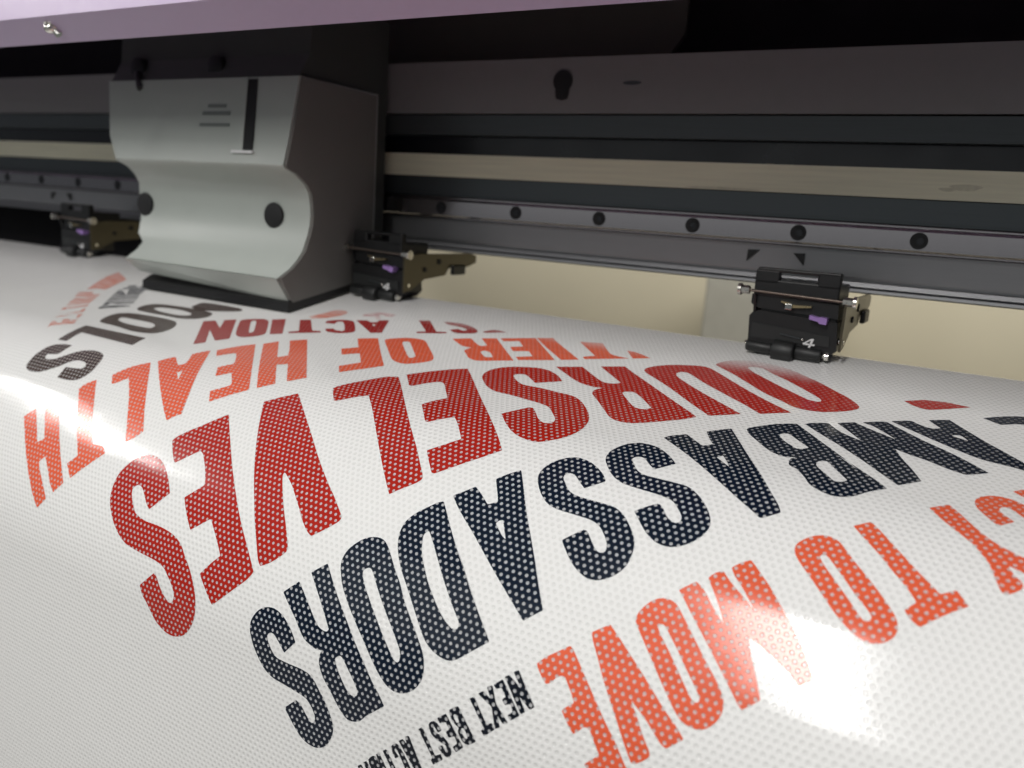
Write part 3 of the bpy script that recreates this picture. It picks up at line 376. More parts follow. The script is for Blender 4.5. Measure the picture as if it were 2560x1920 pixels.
-456.55,168.70c -464.83,169.68 -471.15,173.10 -472.93,180.99 -470.84,189.16 -468.21,192.57 -462.66,194.43 -453.93,193.27 -445.29,187.39 -439.57,180.97 -435.15,178.97 -427.86,179.81 -425.56,183.52 -430.54,185.05 -438.71,185.85c -436.31,193.82c -428.12,193.74 -420.02,191.89 -416.84,186.27 -418.57,178.33 -422.68,171.90 -428.11,169.32 -436.35,169.10 -443.65,171.56 -450.56,178.27 -454.19,182.24 -459.58,183.70 -463.68,182.39 -463.80,180.07 -456.48,178.26c
-478.11,145.21c -420.21,145.17c -417.61,156.15c -468.39,154.70c -465.76,166.52c -473.84,166.72c
-479.31,135.13 -484.81,127.26 -485.58,118.69 -478.40,114.12 -459.79,112.36 -440.93,112.64 -431.89,115.18 -424.26,122.76 -421.91,132.56 -426.79,138.04 -440.44,139.73 -462.29,137.32 -473.40,136.88
H -472.35,126.88 -473.43,123.06 -460.82,122.56 -445.50,122.92 -438.53,125.40 -435.96,129.97 -441.31,131.32 -456.29,131.10 -467.06,129.48
-482.97,106.13 -487.46,97.75 -482.66,91.06 -462.94,88.35 -441.00,87.97 -428.62,90.43 -424.42,97.21 -427.39,103.50 -438.05,107.86 -456.15,108.08 -471.32,108.08
H -474.51,99.33 -470.95,95.47 -453.60,94.20 -441.23,96.69 -438.53,100.31 -446.02,103.05 -463.39,102.62
-455.52,85.22c -455.96,74.12 -422.08,73.45 -416.51,78.40 -431.11,85.62 -445.62,88.70
W frontiers ink
-507.78,117.73c -511.63,113.13 -507.69,106.88c -495.28,101.93c -493.69,103.44c -504.19,113.71
-512.54,112.15c -517.16,105.71c -514.44,103.79c -511.02,109.10c
-507.10,104.28c -498.68,97.22c -500.80,95.33c -511.51,103.52c
-516.93,107.36c -502.61,93.25c -504.77,91.32c -519.70,104.00c
-521.74,102.63c -507.13,88.84c -509.33,86.87c -524.05,99.55c
-525.81,97.98c -518.87,91.53c -511.04,85.24c -513.98,82.33c -527.84,94.68c
-529.96,93.24c -516.24,80.29c -518.65,77.34c -532.58,89.50c
-535.62,87.82c -527.54,83.89c -534.05,79.34c -538.95,82.36c
-527.27,82.48c -519.30,76.05c -523.29,71.51c -532.56,77.96c
-539.50,81.98c -537.49,77.74c -543.19,76.20c -542.94,78.40c
-533.65,77.19c -523.96,70.20c -527.22,66.15c -537.82,72.61c
-543.35,75.28c -528.18,64.61c -530.11,61.50c -545.81,71.10c
-546.14,69.23c -539.73,65.46c -544.30,62.17c -549.00,65.13c
-537.63,64.45c -529.14,59.67c -531.66,56.09c -539.51,60.56c
W band pale
-498.18,158.63c -499.89,154.56 -495.45,150.64c -490.04,146.69c -489.34,145.45c -492.83,142.24c -499.42,148.17c -503.51,152.99c
-504.04,153.00c -507.98,148.58 -504.68,148.26 -500.39,150.23c
-499.01,148.42c -505.24,142.55 -501.54,141.48 -495.36,144.00c
-495.51,143.58c -493.80,141.96c -496.14,138.78c -498.74,141.88c
-513.73,143.40c -510.88,135.64 -511.34,130.50 -507.56,131.86 -499.16,138.22 -499.49,136.31c -505.37,129.42c -509.67,131.56c -515.53,140.61c
-520.97,137.98c -514.45,127.13 -518.18,121.18 -515.13,121.36 -509.24,127.28c -520.14,135.40c
-528.37,130.69c -532.62,126.32 -532.18,124.12 -526.41,128.05c
-526.91,126.33c -521.14,116.38c -523.97,113.45c -531.99,124.59c
-536.63,121.71c -526.98,111.12c -529.11,108.62c -534.63,112.81 -539.00,118.79c
-542.12,116.49c -530.09,107.61c -533.71,103.36c -545.36,113.00c
-545.99,111.50c -534.71,102.33c -538.75,98.14c -550.68,107.06c
-554.51,104.27c -548.13,101.16c -539.43,96.92c -544.27,91.39c -559.99,99.67c
-561.65,98.23c -550.25,93.65c -556.09,89.04c -564.85,94.27c
-565.86,88.17c -562.72,82.30 -553.56,81.22c -557.33,74.62c -568.50,53.51c -598.79,39.39c -592.81,53.95c -580.08,71.66c
W smudge pale
-366.42,67.96c -363.69,58.49 -361.31,48.32 -352.53,48.00 -349.26,54.59 -353.58,64.75 -361.15,70.10c
W emblem pink
-337.20,51.82c -338.21,45.85 -335.23,42.07 -330.34,39.32 -319.74,39.93 -318.95,44.65 -321.42,46.52c -326.91,43.49 -328.69,45.02 -322.76,50.96 -324.51,52.46 -329.09,49.38 -332.66,51.16
"""
def smooth_path(pts):
    """pts: (x, y, corner). Straight between corners, Catmull-Rom through the rest, corners slightly rounded"""
    n = len(pts); out = []
    P = [Vector((p[0], p[1])) for p in pts]; Cn = [p[2] for p in pts]
    for i in range(n):
        a, b = P[i], P[(i + 1) % n]; d = (b - a).length
        if d < 1e-6: continue
        ta = (b - a) if Cn[i] else (b - P[i - 1]) * 0.5
        tb = (b - a) if Cn[(i + 1) % n] else (P[(i + 2) % n] - a) * 0.5
        for t_, lim in ((ta, d), (tb, d)):
            if t_.length > lim: t_ *= lim / t_.length
        straight = Cn[i] and Cn[(i + 1) % n]
        m = max(2, int(d / 1.3)) if not straight else max(2, int(d / 2.0))
        if Cn[i]:                                         # round the corner
            prv = P[i - 1]; r = min(0.55, (a - prv).length * 0.22, d * 0.22)
            q0 = a + (prv - a).normalized() * r; q1 = a + (b - a).normalized() * r
            for s in (0.0, 0.33, 0.67, 1.0): out.append(q0 * (1 - s) ** 2 + a * 2 * s * (1 - s) + q1 * s * s)
        else: out.append(a)
        for k in range(1, m):
            s = k / m
            if Cn[i] and s * d < min(0.55, d * 0.22): continue
            if Cn[(i + 1) % n] and (1 - s) * d < min(0.55, d * 0.22): continue
            h = a * (2 * s**3 - 3 * s * s + 1) + ta * (s**3 - 2 * s * s + s) + b * (-2 * s**3 + 3 * s * s) + tb * (s**3 - s * s)
            out.append(h)
    res = []
    for p in out:
        if not res or (p - res[-1]).length > 0.08: res.append(p)
    if (res[0] - res[-1]).length < 0.08: res.pop()
    return res
def inside(p, poly):
    c = False; n = len(poly); j = n - 1
    for i in range(n):
        if (poly[i].y > p.y) != (poly[j].y > p.y) and p.x < (poly[j].x - poly[i].x) * (p.y - poly[i].y) / (poly[j].y - poly[i].y) + poly[i].x: c = not c
        j = i
    return c
def add_letter(V, F, UV, NR, outer, holes):
    pts = []; edges = []
    for path in [outer] + holes:
        b0 = len(pts); pts += path; n = len(path)
        edges += [(b0 + i, b0 + (i + 1) % n) for i in range(n)]
    x0 = min(p.x for p in outer); x1 = max(p.x for p in outer); y0 = min(p.y for p in outer); y1 = max(p.y for p in outer)
    g = 3.0; yy = y0 + g / 2
    while yy < y1:
        xx = x0 + g / 2
        while xx < x1:
            p = Vector((xx, yy))
            if inside(p, outer) and not any(inside(p, h) for h in holes) and min((p - q).length for q in pts[:]) > 0.9: pts.append(p)
            xx += g
        yy += g
    vo, eo, fo, *_ = delaunay_2d_cdt(pts, edges, [], 0, 1e-4)
    b0 = len(V)
    for p in vo:
        y, z, a = surf(p.y / 1000, 0.00009); V.append((p.x / 1000, y, z)); UV.append((p.x / 1000, p.y / 1000)); NR.append((0, -math.sin(a), math.cos(a)))
    for f in fo:
        c = sum((vo[i] for i in f), Vector((0, 0))) / len(f)
        if inside(c, outer) and not any(inside(c, h) for h in holes):
            a_, b_, c_ = [vo[i] for i in f[:3]]
            cr = (b_ - a_).cross(c_ - a_)
            f = list(f) if cr < 0 else list(f)[::-1]
            F.append([b0 + i for i in f])
WORD_LABEL = {
    'ourselves': 'red upside down letters OURSELVES', 'ambassadors': 'large navy upside down letters AMBASSADORS', 'next_best_action': 'small navy upside down letters NEXT BEST ACTION',
    'move': 'coral upside down letters MOVE', 'to': 'coral upside down letters TO', 'agency': 'cut off coral letters at the picture edge', 'health': 'coral upside down letters HEALTH on the curve',
    'of': 'coral upside down letters OF', 'frontier': 'coral upside down letters TIER fading out', 'action': 'dark red upside down letters ACTION', 'best': 'dark red upside down letters ST fading out',
    'tools': 'brown upside down letters OOLS', 'frontiers': 'streaky small navy line of print', 'band': 'streaky pale coral line of print', 'smudge': 'faint coral print at the carriage', 'emblem': 'small pink printed emblem'}
words = []
for line in LETTERS.strip().split('\n'):
    t = line.split()
    if t[0] == 'W': words.append((t[1], t[2], [])); continue
    hole = t[0] == 'H'
    if hole: t = t[1:]
    path = []
    for k in t:
        c = k.endswith('c'); x, y = k.rstrip('c').split(','); path.append((float(x), float(y), c))
    words[-1][2].append((hole, smooth_path(path)))
for name, mat, paths in words:
    V, F, UV, NR = [], [], [], []; i = 0
    while i < len(paths):
        outer = paths[i][1]; holes = []; i += 1
        while i < len(paths) and paths[i][0]: holes.append(paths[i][1]); i += 1
        try: add_letter(V, F, UV, NR, outer, holes)
        except Exception as ex: print('letter failed', name, ex)
    me = bpy.data.meshes.new('printed_lettering'); me.from_pydata(V, [], F)
    uvl = me.uv_layers.new(name='UVMap')
    for lp in me.loops: uvl.data[lp.index].uv = UV[lp.vertex_index]
    for p in me.polygons: p.use_smooth = True
    me.normals_split_custom_set_from_vertices(NR)
    me.materials.append(M['inkstreak'] if name == 'frontiers' else M[mat])
    o = bpy.data.objects.new('printed_lettering', me); COL.objects.link(o); o.parent = sheet; o['label'] = WORD_LABEL[name]

# ------------------------------------------------------------------ printer body
PX0, PX1 = -1.45, 0.75
printer = empty('wide_format_printer', (-0.35, 0.5, -0.2), 'wide format printer with lilac hood, grey beam and polished guide rail above the vinyl', 'printer')
YB = 0.4715
# hood: folded sheet, lip leaning in, front face rising, roof going back
hood_p = [(0.3055, 0.0819), (0.2925, 0.0925), (0.3105, 0.1750), (0.3180, 0.1900), (0.7600, 0.2300), (0.7600, 0.2330), (0.3160, 0.1932), (0.3078, 0.1760), (0.2895, 0.0905), (0.3045, 0.0793)]
bm = bmesh.new(); prism(bm, hood_p, PX0, PX1)
hood = link('hood', bm, M['lilac'], printer, bevel=0.0012, segs=2, smooth=True)
bm = bmesh.new(); c0 = Vector((-0.4945, 0.2955, 0.0868)); nrm = Vector((0, -0.53, -0.85)).normalized()
cyl(bm, c0 - nrm * 0.001, c0 + nrm * 0.0012, 0.0042); ball(bm, c0 + nrm * 0.0020, 0.0036, 1, 1, 0.8); cyl(bm, c0 + nrm * 0.0030, c0 + nrm * 0.0038, 0.0012)
cyl(bm, c0 + nrm * 0.001 + Vector((0.001, 0.001, -0.001)), c0 + nrm * 0.001 + Vector((0.0036, 0.0025, -0.0040)), 0.0022)  # added stub standing in for the screw's reflection in the lip
link('screw', bm, M['chrome'], hood, smooth=True)
# dark back plate and roof lining of the interior
bm = bmesh.new(); box(bm, PX0, PX1, 0.560, 0.570, 0.062, 0.2155); link('interior_plate', bm, M['void'], printer)
bm = bmesh.new(); box(bm, PX0, -0.66, 0.545, 0.555, -0.30, 0.0600); link('interior_plate', bm, M['void'], printer)
bm = bmesh.new(); xzplate(bm, [(-0.60, 0.1010), (-0.203, 0.1010), (-0.193, 0.1150), (-0.193, 0.1400), (-0.60, 0.1400)], 0.519, 0.522); link('cover_panel', bm, M['olive'], printer, bevel=0.0005)
# upper beam
bm = bmesh.new(); prism(bm, [(YB, 0.0611), (YB, 0.0940), (0.55, 0.0965), (0.55, 0.0611)], PX0, PX1); beam = link('beam', bm, M['paint_grey'], printer, bevel=0.0006)
bm = bmesh.new(); xz = [(-0.2511 + 0.0066 * math.cos(t), 0.0803 + 0.0066 * math.sin(t)) for t in [math.pi * (i / 14 * 1.5 - 0.25) for i in range(15)]]
xz += [(-0.2556, 0.0725), (-0.2548, 0.0697), (-0.2511, 0.0688), (-0.2474, 0.0697), (-0.2466, 0.0725)][::1]
xzplate(bm, xz, YB - 0.0008, YB + 0.006); link('slotted_hole', bm, M['mark'], beam)
bm = bmesh.new()
prism(bm, [(YB + 0.0020, 0.0474), (YB + 0.0005, 0.0600), (0.55, 0.0600), (0.55, 0.0474)], PX0, PX1)
link('beam_channel', bm, M['alu_dark'], printer, bevel=0.0006)
bm = bmesh.new(); box(bm, PX0, PX1, YB + 0.010, 0.55, 0.0352, 0.0470); link('recess_panel', bm, M['recess'], printer)
bm = bmesh.new(); prism(bm, [(YB + 0.003, 0.0198), (YB + 0.003, 0.0347), (YB + 0.0045, 0.0347), (YB + 0.0045, 0.0198)], PX0, PX1); link('drive_belt', bm, M['belt'], printer)
bm = bmesh.new(); box(bm, PX0, PX1, YB + 0.012, 0.55, 0.0190, 0.0345); link('recess_panel', bm, M['recess'], printer)
for x, z, sx, sz in ((-0.145, 0.0203, 0.020, 0.0010), (-0.022, 0.0262, 0.007, 0.0016), (-0.030, 0.0250, 0.004, 0.0010)):
    bm = bmesh.new(); xzplate(bm, [(x + sx * math.cos(t) * (1 + 0.2 * math.sin(3 * t)), max(0.0200, z + sz * math.sin(t))) for t in [i * math.pi / 9 for i in range(18)]], YB + 0.00285, YB + 0.0032); link('grease_smear', bm, M['smear'], printer)
bm = bmesh.new(); xzplate(bm, [(-0.205 + 0.006 * math.cos(t), 0.0785 + 0.0012 * math.sin(t)) for t in [i * math.pi / 9 for i in range(18)]], YB - 0.00012, YB + 0.0004); link('paint_scuff', bm, M['alu_dark'], beam)
# lower extrusion
bm = bmesh.new()
prism(bm, [(YB + 0.004, 0.0066), (YB + 0.0045, 0.0193), (0.545, 0.0193), (0.545, 0.0066)], PX0, PX1)
link('beam_channel', bm, M['alu_dark'], printer, bevel=0.0005)
bm = bmesh.new()
prism(bm, [(YB + 0.004, 0.0062), (YB + 0.006, -0.0225), (YB + 0.0062, -0.0238), (YB + 0.0078, -0.0240), (YB + 0.0078, -0.0247), (YB + 0.0050, -0.0252), (YB + 0.0042, -0.0275),
           (YB + 0.0058, -0.0281), (YB + 0.0042, -0.0287), (YB + 0.0040, -0.0302), (YB + 0.0060, -0.0310), (0.545, -0.0310), (0.545, 0.0062)], PX0, PX1)
ext_ = link('lower_extrusion', bm, M['alu'], printer, bevel=0.0003, segs=1)
for x0 in (-0.0, -0.6785):
    for tri in ([(-0.1250, -0.0125), (-0.1185, -0.0122), (-0.1252, -0.0188)], [(-0.1000, -0.0125), (-0.0938, -0.0122), (-0.0940, -0.0187)]):
        bm = bmesh.new(); xzplate(bm, [((x + x0) * 1.009, z) for x, z in tri], YB + 0.0042, YB + 0.009); link('arrow_mark', bm, M['mark'], ext_)
# linear guide rail
bm = bmesh.new()
prism(bm, [(YB, -0.0062), (YB, 0.0033), (YB + 0.0008, 0.0046), (YB + 0.0022, 0.0050), (YB + 0.0022, 0.0057), (YB + 0.0010, 0.0062), (YB + 0.012, 0.0062), (YB + 0.012, -0.0085), (YB + 0.0010, -0.0085),
           (YB + 0.0022, -0.0080), (YB + 0.0022, -0.0073), (YB + 0.0008, -0.0070)], PX0, PX1)
rail = link('guide_rail', bm, M['steel'], printer, bevel=0.00025, segs=2)
for i in range(24):
    x = -0.3393 + 0.0600 * (i - 15) + 0.0005
    if x > 0.3: continue
    bm = bmesh.new(); cyl(bm, (x, YB - 0.00025, -0.0012), (x, YB + 0.0035, -0.0012), 0.0043, seg=24); hole_o = link('screw_hole', bm, M['mark'], rail, smooth=True)
    bm = bmesh.new()
    bmesh.ops.create_cone(bm, cap_ends=True, segments=6, radius1=0.0020, radius2=0.0020, depth=0.0006, matrix=Matrix.Translation((x + 0.0006, YB - 0.0004, -0.0014)) @ Matrix.Rotation(math.pi / 2, 4, 'X'))
    o = link('screw_hole', bm, M['recess'], rail); o.name = 'socket_screw'
# platen and apron under the film
prof = [surf(a, -0.0012)[:2] for a in vs_ if -0.02 < a < 0.34]
prof2 = prof + [(prof[-1][0] + 0.02, prof[-1][1]), (0.36, -0.20), (prof[0][0], prof[0][1] - 0.04)]
bm = bmesh.new(); prism(bm, prof2, PX0, PX1 - 0.2); link('platen', bm, M['alu_dark'], printer)

# ------------------------------------------------------------------ print carriage
car = empty('print_carriage', (-0.465, 0.44, -0.07), 'pale grey print carriage with dark slot and scooped lower front, hovering over the vinyl', 'print carriage')
def sheet_z(y): return PE[1] + (y - PE[0]) * math.tan(TB)
xl_pts = [(0.080, -0.574), (0.0739, -0.572), (0.0307, -0.559), (0.018, -0.548), (-0.0085, -0.556), (-0.034, -0.549), (-0.0366, -0.538), (-0.05, -0.5345), (-0.063, -0.523)]
def XL(y, z):
    if z >= xl_pts[0][0]: return xl_pts[0][1]
    for (z1, x1), (z0, x0) in zip(xl_pts, xl_pts[1:]):
        if z >= z0: return x0 + (x1 - x0) * (z - z0) / (z1 - z0)
    return xl_pts[-1][1]
XR = -0.384
front = [(0.3815, 0.0713), (0.3731, 0.0333), (0.3688, 0.0177), (0.3700, 0.0160), (0.3784, 0.0130)]
cove = [(0.3870, 0.0070), (0.3905, 0.0020), (0.3920, -0.0050), (0.3926, -0.0112), (0.3922, -0.0170), (0.3905, -0.0235), (0.3861, -0.0340), (0.3810, -0.0400), (0.3752, -0.0450), (0.3650, -0.0508)]
back = [(0.455, -0.0440), (0.455, 0.0713)]
bm = bmesh.new(); prism(bm, front + cove + back, XL, XR)
body = link('front_cover', bm, M['shell'], car, bevel=0.0022, segs=3, smooth=True, auto=50)
bm = bmesh.new(); prism(bm, [(0.3840, 0.0716), (0.3920, 0.0860), (0.3960, 0.1350), (0.4540, 0.1350), (0.4540, 0.0716)], -0.572, -0.386); link('upper_housing', bm, M['shell_in_shadow'], car, bevel=0.002)
bm = bmesh.new(); box(bm, -0.560, -0.388, 0.4555, 0.4700, -0.045, 0.120); link('rear_housing', bm, M['shell_in_shadow'], car, bevel=0.001)
bm = bmesh.new(); prism(bm, [(0.3735, sheet_z(0.3735) + 0.0014), (0.3735, sheet_z(0.3735) + 0.0070), (0.3800, sheet_z(0.3800) + 0.0095), (0.452, sheet_z(0.452) + 0.0078), (0.452, sheet_z(0.452) + 0.0014)], -0.528, -0.383); link('base_plate', bm, M['black'], car)
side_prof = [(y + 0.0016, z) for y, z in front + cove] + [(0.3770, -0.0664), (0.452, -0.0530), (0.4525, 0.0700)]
bm = bmesh.new(); prism(bm, side_prof, XR - 0.001, XR + 0.0014); link('shaded_side', bm, M['shell_side_shade'], car, bevel=0.0005)  # thin added layer carrying the side's shade in its colour
bm = bmesh.new()
sk = [(-0.5365, 0.3648, -0.0512), (-0.3852, 0.3648, -0.0512), (-0.3852, 0.3760, -0.0665), (-0.5340, 0.3760, -0.0605),
      (-0.5365, 0.4520, -0.0462), (-0.3852, 0.4520, -0.0462), (-0.3852, 0.4520, -0.0530), (-0.5340, 0.4520, -0.0530)]
vv_ = [bm.verts.new(p) for p in sk]
for f in ((0, 1, 2, 3), (4, 5, 6, 7), (0, 1, 5, 4), (3, 2, 6, 7), (0, 3, 7, 4), (1, 2, 6, 5)): bm.faces.new([vv_[i] for i in f])
link('lower_skirt', bm, M['shell'], car, bevel=0.0018, segs=3, smooth=True, auto=50)
# slot in the front face
def on_face(z, d=0.0):
    (y1, z1), (y0, z0) = front[0], front[2]
    t = (z - z0) / (z1 - z0); return y0 + (y1 - y0) * t - d
def face_panel(bm, quad, d0, d1):
    A = [bm.verts.new((x, on_face(z, d1), z)) for x, z in quad]; B = [bm.verts.new((x, on_face(z, d0), z)) for x, z in quad]
    n = len(quad)
    for i in range(n): bm.faces.new((A[i], A[(i + 1) % n], B[(i + 1) % n], B[i]))
    bm.faces.new(A); bm.faces.new(B[::-1])
bm = bmesh.new(); face_panel(bm, [(-0.4275, 0.0700), (-0.4190, 0.0700), (-0.4125, 0.0262), (-0.4205, 0.0262)], -0.004, 0.0006); slot = link('slot', bm, M['mark'], car)
bm = bmesh.new(); face_panel(bm, [(-0.4330, 0.0712), (-0.4275, 0.0712), (-0.4205, 0.0252), (-0.4265, 0.0252)], -0.002, 0.0009); link('slot_rim', bm, M['shell'], car, bevel=0.0003)
bm = bmesh.new(); face_panel(bm, [(-0.4300, 0.0256), (-0.4110, 0.0256), (-0.4108, 0.0240), (-0.4300, 0.0240)], -0.002, 0.0016); link('slot_rim', bm, M['white_mark'], car, bevel=0.0003)
for z0, xa, xb, th in ((0.0545, -0.4610, -0.4440, 0.0022), (0.0500, -0.4650, -0.4390, 0.0025), (0.0425, -0.4660, -0.4380, 0.0022)):
    bm = bmesh.new(); face_panel(bm, [(xa, z0), (xb, z0), (xb, z0 - th), (xa, z0 - th)], -0.001, 0.00015); link('printed_text', bm, M['print_grey'], car)
for x, y, z in ((-0.547, 0.3925, 0.0806), (-0.466, 0.3925, 0.0795)):
    bm = bmesh.new(); cyl(bm, (x, y + 0.01, z), (x, y - 0.006, z), 0.0075); link('knob', bm, M['black'], car, bevel=0.0008, smooth=True)
bm = bmesh.new(); cyl(bm, (-0.545, 0.3860, 0.0772), (-0.5330, 0.3790, 0.0655), 0.0022); link('lever', bm, M['black'], car, smooth=True)
for x in (-0.4155, -0.5480):
    bm = bmesh.new(); cyl(bm, (x, 0.400, -0.0135), (x, 0.3905, -0.0135), 0.0085); k_ = link('knob', bm, M['mark'], car, bevel=0.0008, smooth=True)

# ------------------------------------------------------------------ pinch rollers
def make_pinch():
    k = 1.024; Y = 0.425
    r = empty('pinch_roller', (-0.0862, 0.45, -0.030), 'black pinch roller numbered 4 with purple lever, nearest the picture edge', 'pinch roller', 'pinch rollers clamped under the printer beam')
    q = lambda x, z: (x * k / 1000, z * k / 1000)
    def B(name, mat, x0, x1, z0, z1, y0, y1, bev=0.0006):
        bm = bmesh.new(); box(bm, x0 * k / 1000, x1 * k / 1000, y0, y1, z0 * k / 1000, z1 * k / 1000); return link(name, bm, M[mat], r, bevel=bev)
    # clamp with an open window that shows the beam lip
    bm = bmesh.new()
    for a in ((-104.8, -93.0, -27.0, -20.0), (-75.2, -64.3, -27.0, -18.8), (-104.8, -64.3, -33.0, -24.6), (-104.0, -65.0, -20.9, -18.9)):
        box(bm, a[0] * k / 1000, a[1] * k / 1000, Y + 0.001, Y + (0.006 if a[3] > -24 else 0.030), a[2] * k / 1000, a[3] * k / 1000)
    link('clamp', bm, M['black'], r, bevel=0.0008)
    bm = bmesh.new()
    cyl(bm, (-0.1100 * k, Y - 0.0005, -0.0306 * k), (-0.0585 * k, Y - 0.0005, -0.0318 * k), 0.0007); link('rod', bm, M['rod'], r, smooth=True)
    for xa, xb, z in ((-111.2, -106.4, -30.6), (-62.0, -56.6, -31.6)):
        bm = bmesh.new(); cyl(bm, (xa * k / 1000, Y - 0.0005, z * k / 1000), (xb * k / 1000, Y - 0.0005, z * k / 1000), 0.0022, seg=6)
        xo = xa if xa < -100 else xb
        cyl(bm, (xo * k / 1000 - 0.0008, Y - 0.0005, z * k / 1000), (xo * k / 1000 + 0.0008, Y - 0.0005, z * k / 1000), 0.0030, seg=16)
        link('bolt', bm, M['zinc'], r, smooth=True, auto=30)
    bm = bmesh.new(); xzplate(bm, [q(-105.6, -32.5), q(-64.0, -33.5), q(-63.6, -40.5), q(-101.4, -39.2), q(-104.2, -38.2), q(-105.6, -37.0)], Y + 0.002, Y + 0.026); body_ = link('arm', bm, M['black'], r, bevel=0.0007)
    B('arm', 'black', -101.2, -64.0, -43.0, -39.0, Y + 0.004, Y + 0.024)
    bm = bmesh.new(); xzplate(bm, [q(-104.2, -41.6), q(-101.0, -40.2), q(-63.4, -42.2), q(-62.2, -55.6), q(-66.0, -59.5), q(-104.6, -60.0), q(-105.6, -43.4)], Y + 0.0015, Y + 0.022); link('roller_housing', bm, M['black'], r, bevel=0.0009)
    bm = bmesh.new(); xzplate(bm, [q(-103.6, -46.6), q(-66.0, -49.2), q(-65.6, -54.2), q(-103.8, -54.0)], Y + 0.0008, Y + 0.004); link('front_plate', bm, M['rubber'], r, bevel=0.0004)
    bm = bmesh.new(); xzplate(bm, [q(-89.2, -50.4), q(-79.4, -51.6), q(-79.4, -52.0), q(-89.2, -50.8)], Y - 0.0002, Y + 0.002); link('seam', bm, M['alu_dark'], r)
    bm = bmesh.new(); box(bm, -0.0882 * k, -0.0848 * k, Y - 0.0018, Y + 0.003, -0.0382 * k, -0.0352 * k); link('spring_clip', bm, M['chrome'], r, bevel=0.0004)
    bm = bmesh.new(); xzplate(bm, [q(-90.6, -34.4), q(-87.0, -34.9), q(-84.0, -35.8), q(-76.0, -35.4), q(-76.0, -36.2), q(-84.5, -37.2), q(-87.5, -36.2), q(-90.6, -34.9)], Y - 0.0006, Y + 0.003); link('leaf_spring', bm, M['brass'], r, bevel=0.0002)
    bm = bmesh.new(); xzplate(bm, [q(-75.9, -39.5), q(-71.9, -40.2), q(-70.6, -39.9), q(-67.7, -40.3), q(-67.8, -43.3), q(-70.9, -43.1), q(-71.9, -42.2), q(-75.9, -41.5)], Y - 0.0030, Y + 0.003); link('release_lever', bm, M['purple'], r, bevel=0.0006)
    # rollers
    sl = -0.045
    def roll(name, x0, x1, zc, rad, mat='rubber', y=Y + 0.0015, bev=0.0008):
        bm = bmesh.new(); cyl(bm, (x0 * k / 1000, y, (zc + 0) * k / 1000), (x1 * k / 1000, y, (zc + (x1 - x0) * sl) * k / 1000), rad, seg=28); return link(name, bm, M[mat], r, bevel=bev, smooth=True)
    roll('roller', -105.2, -92.2, -58.3, 0.0029); roll('roller', -81.0, -68.6, -58.6, 0.0034)
    roll('roller', -92.0, -81.2, -58.8, 0.0056, y=Y + 0.0005, bev=0.0014)
    bm = bmesh.new(); box(bm, -0.0918 * k, -0.0812 * k, Y + 0.001, Y + 0.012, -0.0585 * k, -0.0535 * k); link('roller_fork', bm, M['rubber'], r, bevel=0.0012)
    roll('axle', -68.6, -65.2, -59.0, 0.0012, 'zinc'); 
    bm = bmesh.new(); cyl(bm, (-0.0670 * k, Y + 0.0015, -0.0590 * k), (-0.0652 * k, Y + 0.0015, -0.0590 * k), 0.0020, seg=18); link('nut', bm, M['chrome'], r, smooth=True)
    for x, z, rad in ((-105.4, -57.6, 0.0017), (-61.4, -51.2, 0.0019)):
        bm = bmesh.new(); ball(bm, (x * k / 1000, Y + 0.004, z * k / 1000), rad); cyl(bm, ((x - 0.6) * k / 1000, Y + 0.004, z * k / 1000), ((x + 1.8) * k / 1000, Y + 0.004, z * k / 1000), rad * 0.7); link('screw', bm, M['chrome'], r, smooth=True)
    bm = bmesh.new(); ball(bm, (-0.0782 * k, Y - 0.0002, -0.0520 * k), 0.0007); link('screw', bm, M['chrome'], r, smooth=True)
    # digit 4
    bm = bmesh.new(); y0, y1 = Y + 0.0002, Y + 0.0009
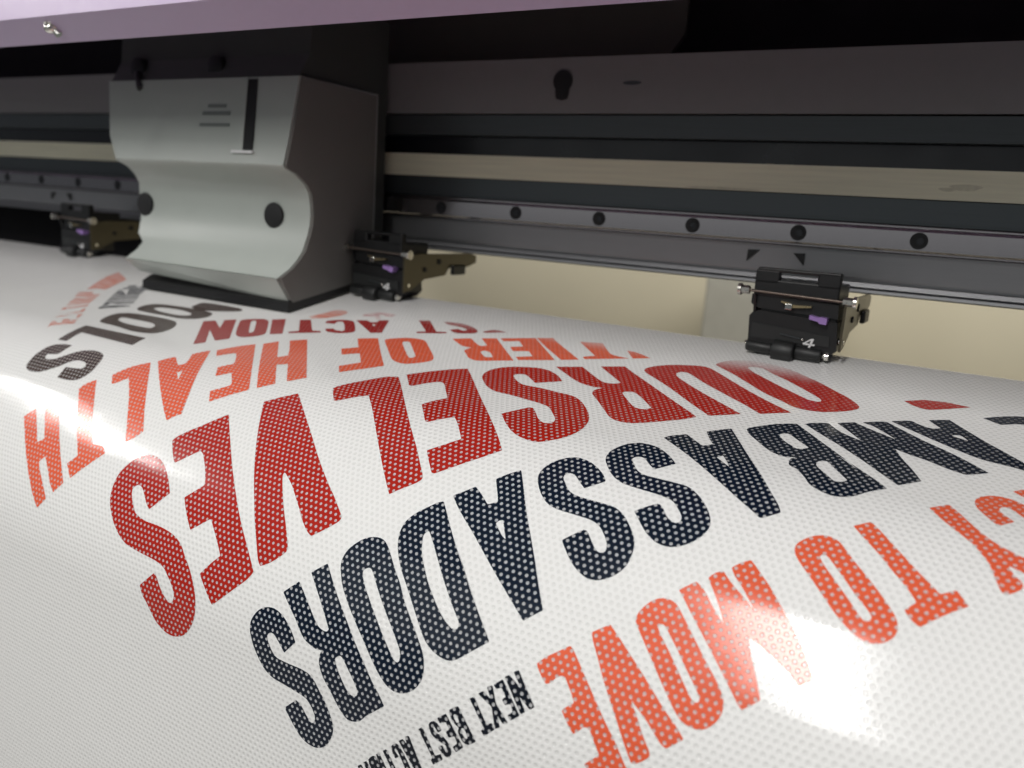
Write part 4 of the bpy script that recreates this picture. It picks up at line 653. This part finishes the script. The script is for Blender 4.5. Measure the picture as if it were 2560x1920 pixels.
    for pl in ([(-74.1, -51.6), (-73.3, -51.6), (-74.3, -55.0), (-75.1, -55.0)], [(-74.3, -51.6), (-73.7, -51.8), (-76.3, -53.6), (-77.2, -53.6)], [(-77.2, -53.5), (-77.0, -54.1), (-72.9, -54.2), (-72.8, -53.6)]):
        xzplate(bm, [q(-75.0 + (p[0] + 75.0) * 1.3, -53.3 + (p[1] + 53.3) * 1.3) for p in pl], y0, y1)
    link('number', bm, M['white_mark'], r)
    # side plate reaching back under the beam
    bm = bmesh.new()
    plate(bm, [(0.424, -0.0335), (0.440, -0.0320), (0.500, -0.0322), (0.508, -0.0340), (0.508, -0.0390), (0.498, -0.0418), (0.474, -0.0422), (0.470, -0.0470), (0.446, -0.0490), (0.432, -0.0555), (0.424, -0.0570)], -0.0620, 0.0012); sp_ = link('side_plate', bm, M['bracket'], r, bevel=0.0003)
    bm = bmesh.new(); cyl(bm, (-0.0616, 0.462, -0.0375), (-0.0608, 0.462, -0.0375), 0.0020); cyl(bm, (-0.0616, 0.446, -0.0425), (-0.0606, 0.446, -0.0425), 0.0016); link('plate_hole', bm, M['mark'], sp_, smooth=True)
    bm = bmesh.new(); box(bm, -0.0618, -0.0590, 0.476, 0.492, -0.0470, -0.0400); link('stop_block', bm, M['black'], r, bevel=0.001)
    bm = bmesh.new()
    plate(bm, [(0.424, -0.0335), (0.440, -0.0320), (0.500, -0.0322), (0.500, -0.0400), (0.470, -0.0470), (0.432, -0.0555)], -0.1060, 0.0012); link('side_plate', bm, M['black'], r, bevel=0.0003)
    return r
pr = make_pinch()
def copy_tree(o, parent=None):
    c = o.copy(); COL.objects.link(c)
    if parent is not None: c.parent = parent; c.matrix_parent_inverse = o.matrix_parent_inverse.copy()
    for ch in [x for x in o.children]: copy_tree(ch, c)
    return c
for dx, lab in ((-0.270, 'black pinch roller half hidden beside the dark side of the carriage'), (-0.606, 'black pinch roller in the shadow between the left picture edge and the print carriage')):
    c = copy_tree(pr); c.location.x += dx; c['label'] = lab

# grey post standing behind the printer
bm = bmesh.new(); box(bm, -0.380, -0.225, 1.22, 1.28, -0.898, 0.0); tag(link('support_post', bm, M['post'], bevel=0.004), 'blurred grey upright post standing in front of the cream wall', 'post')
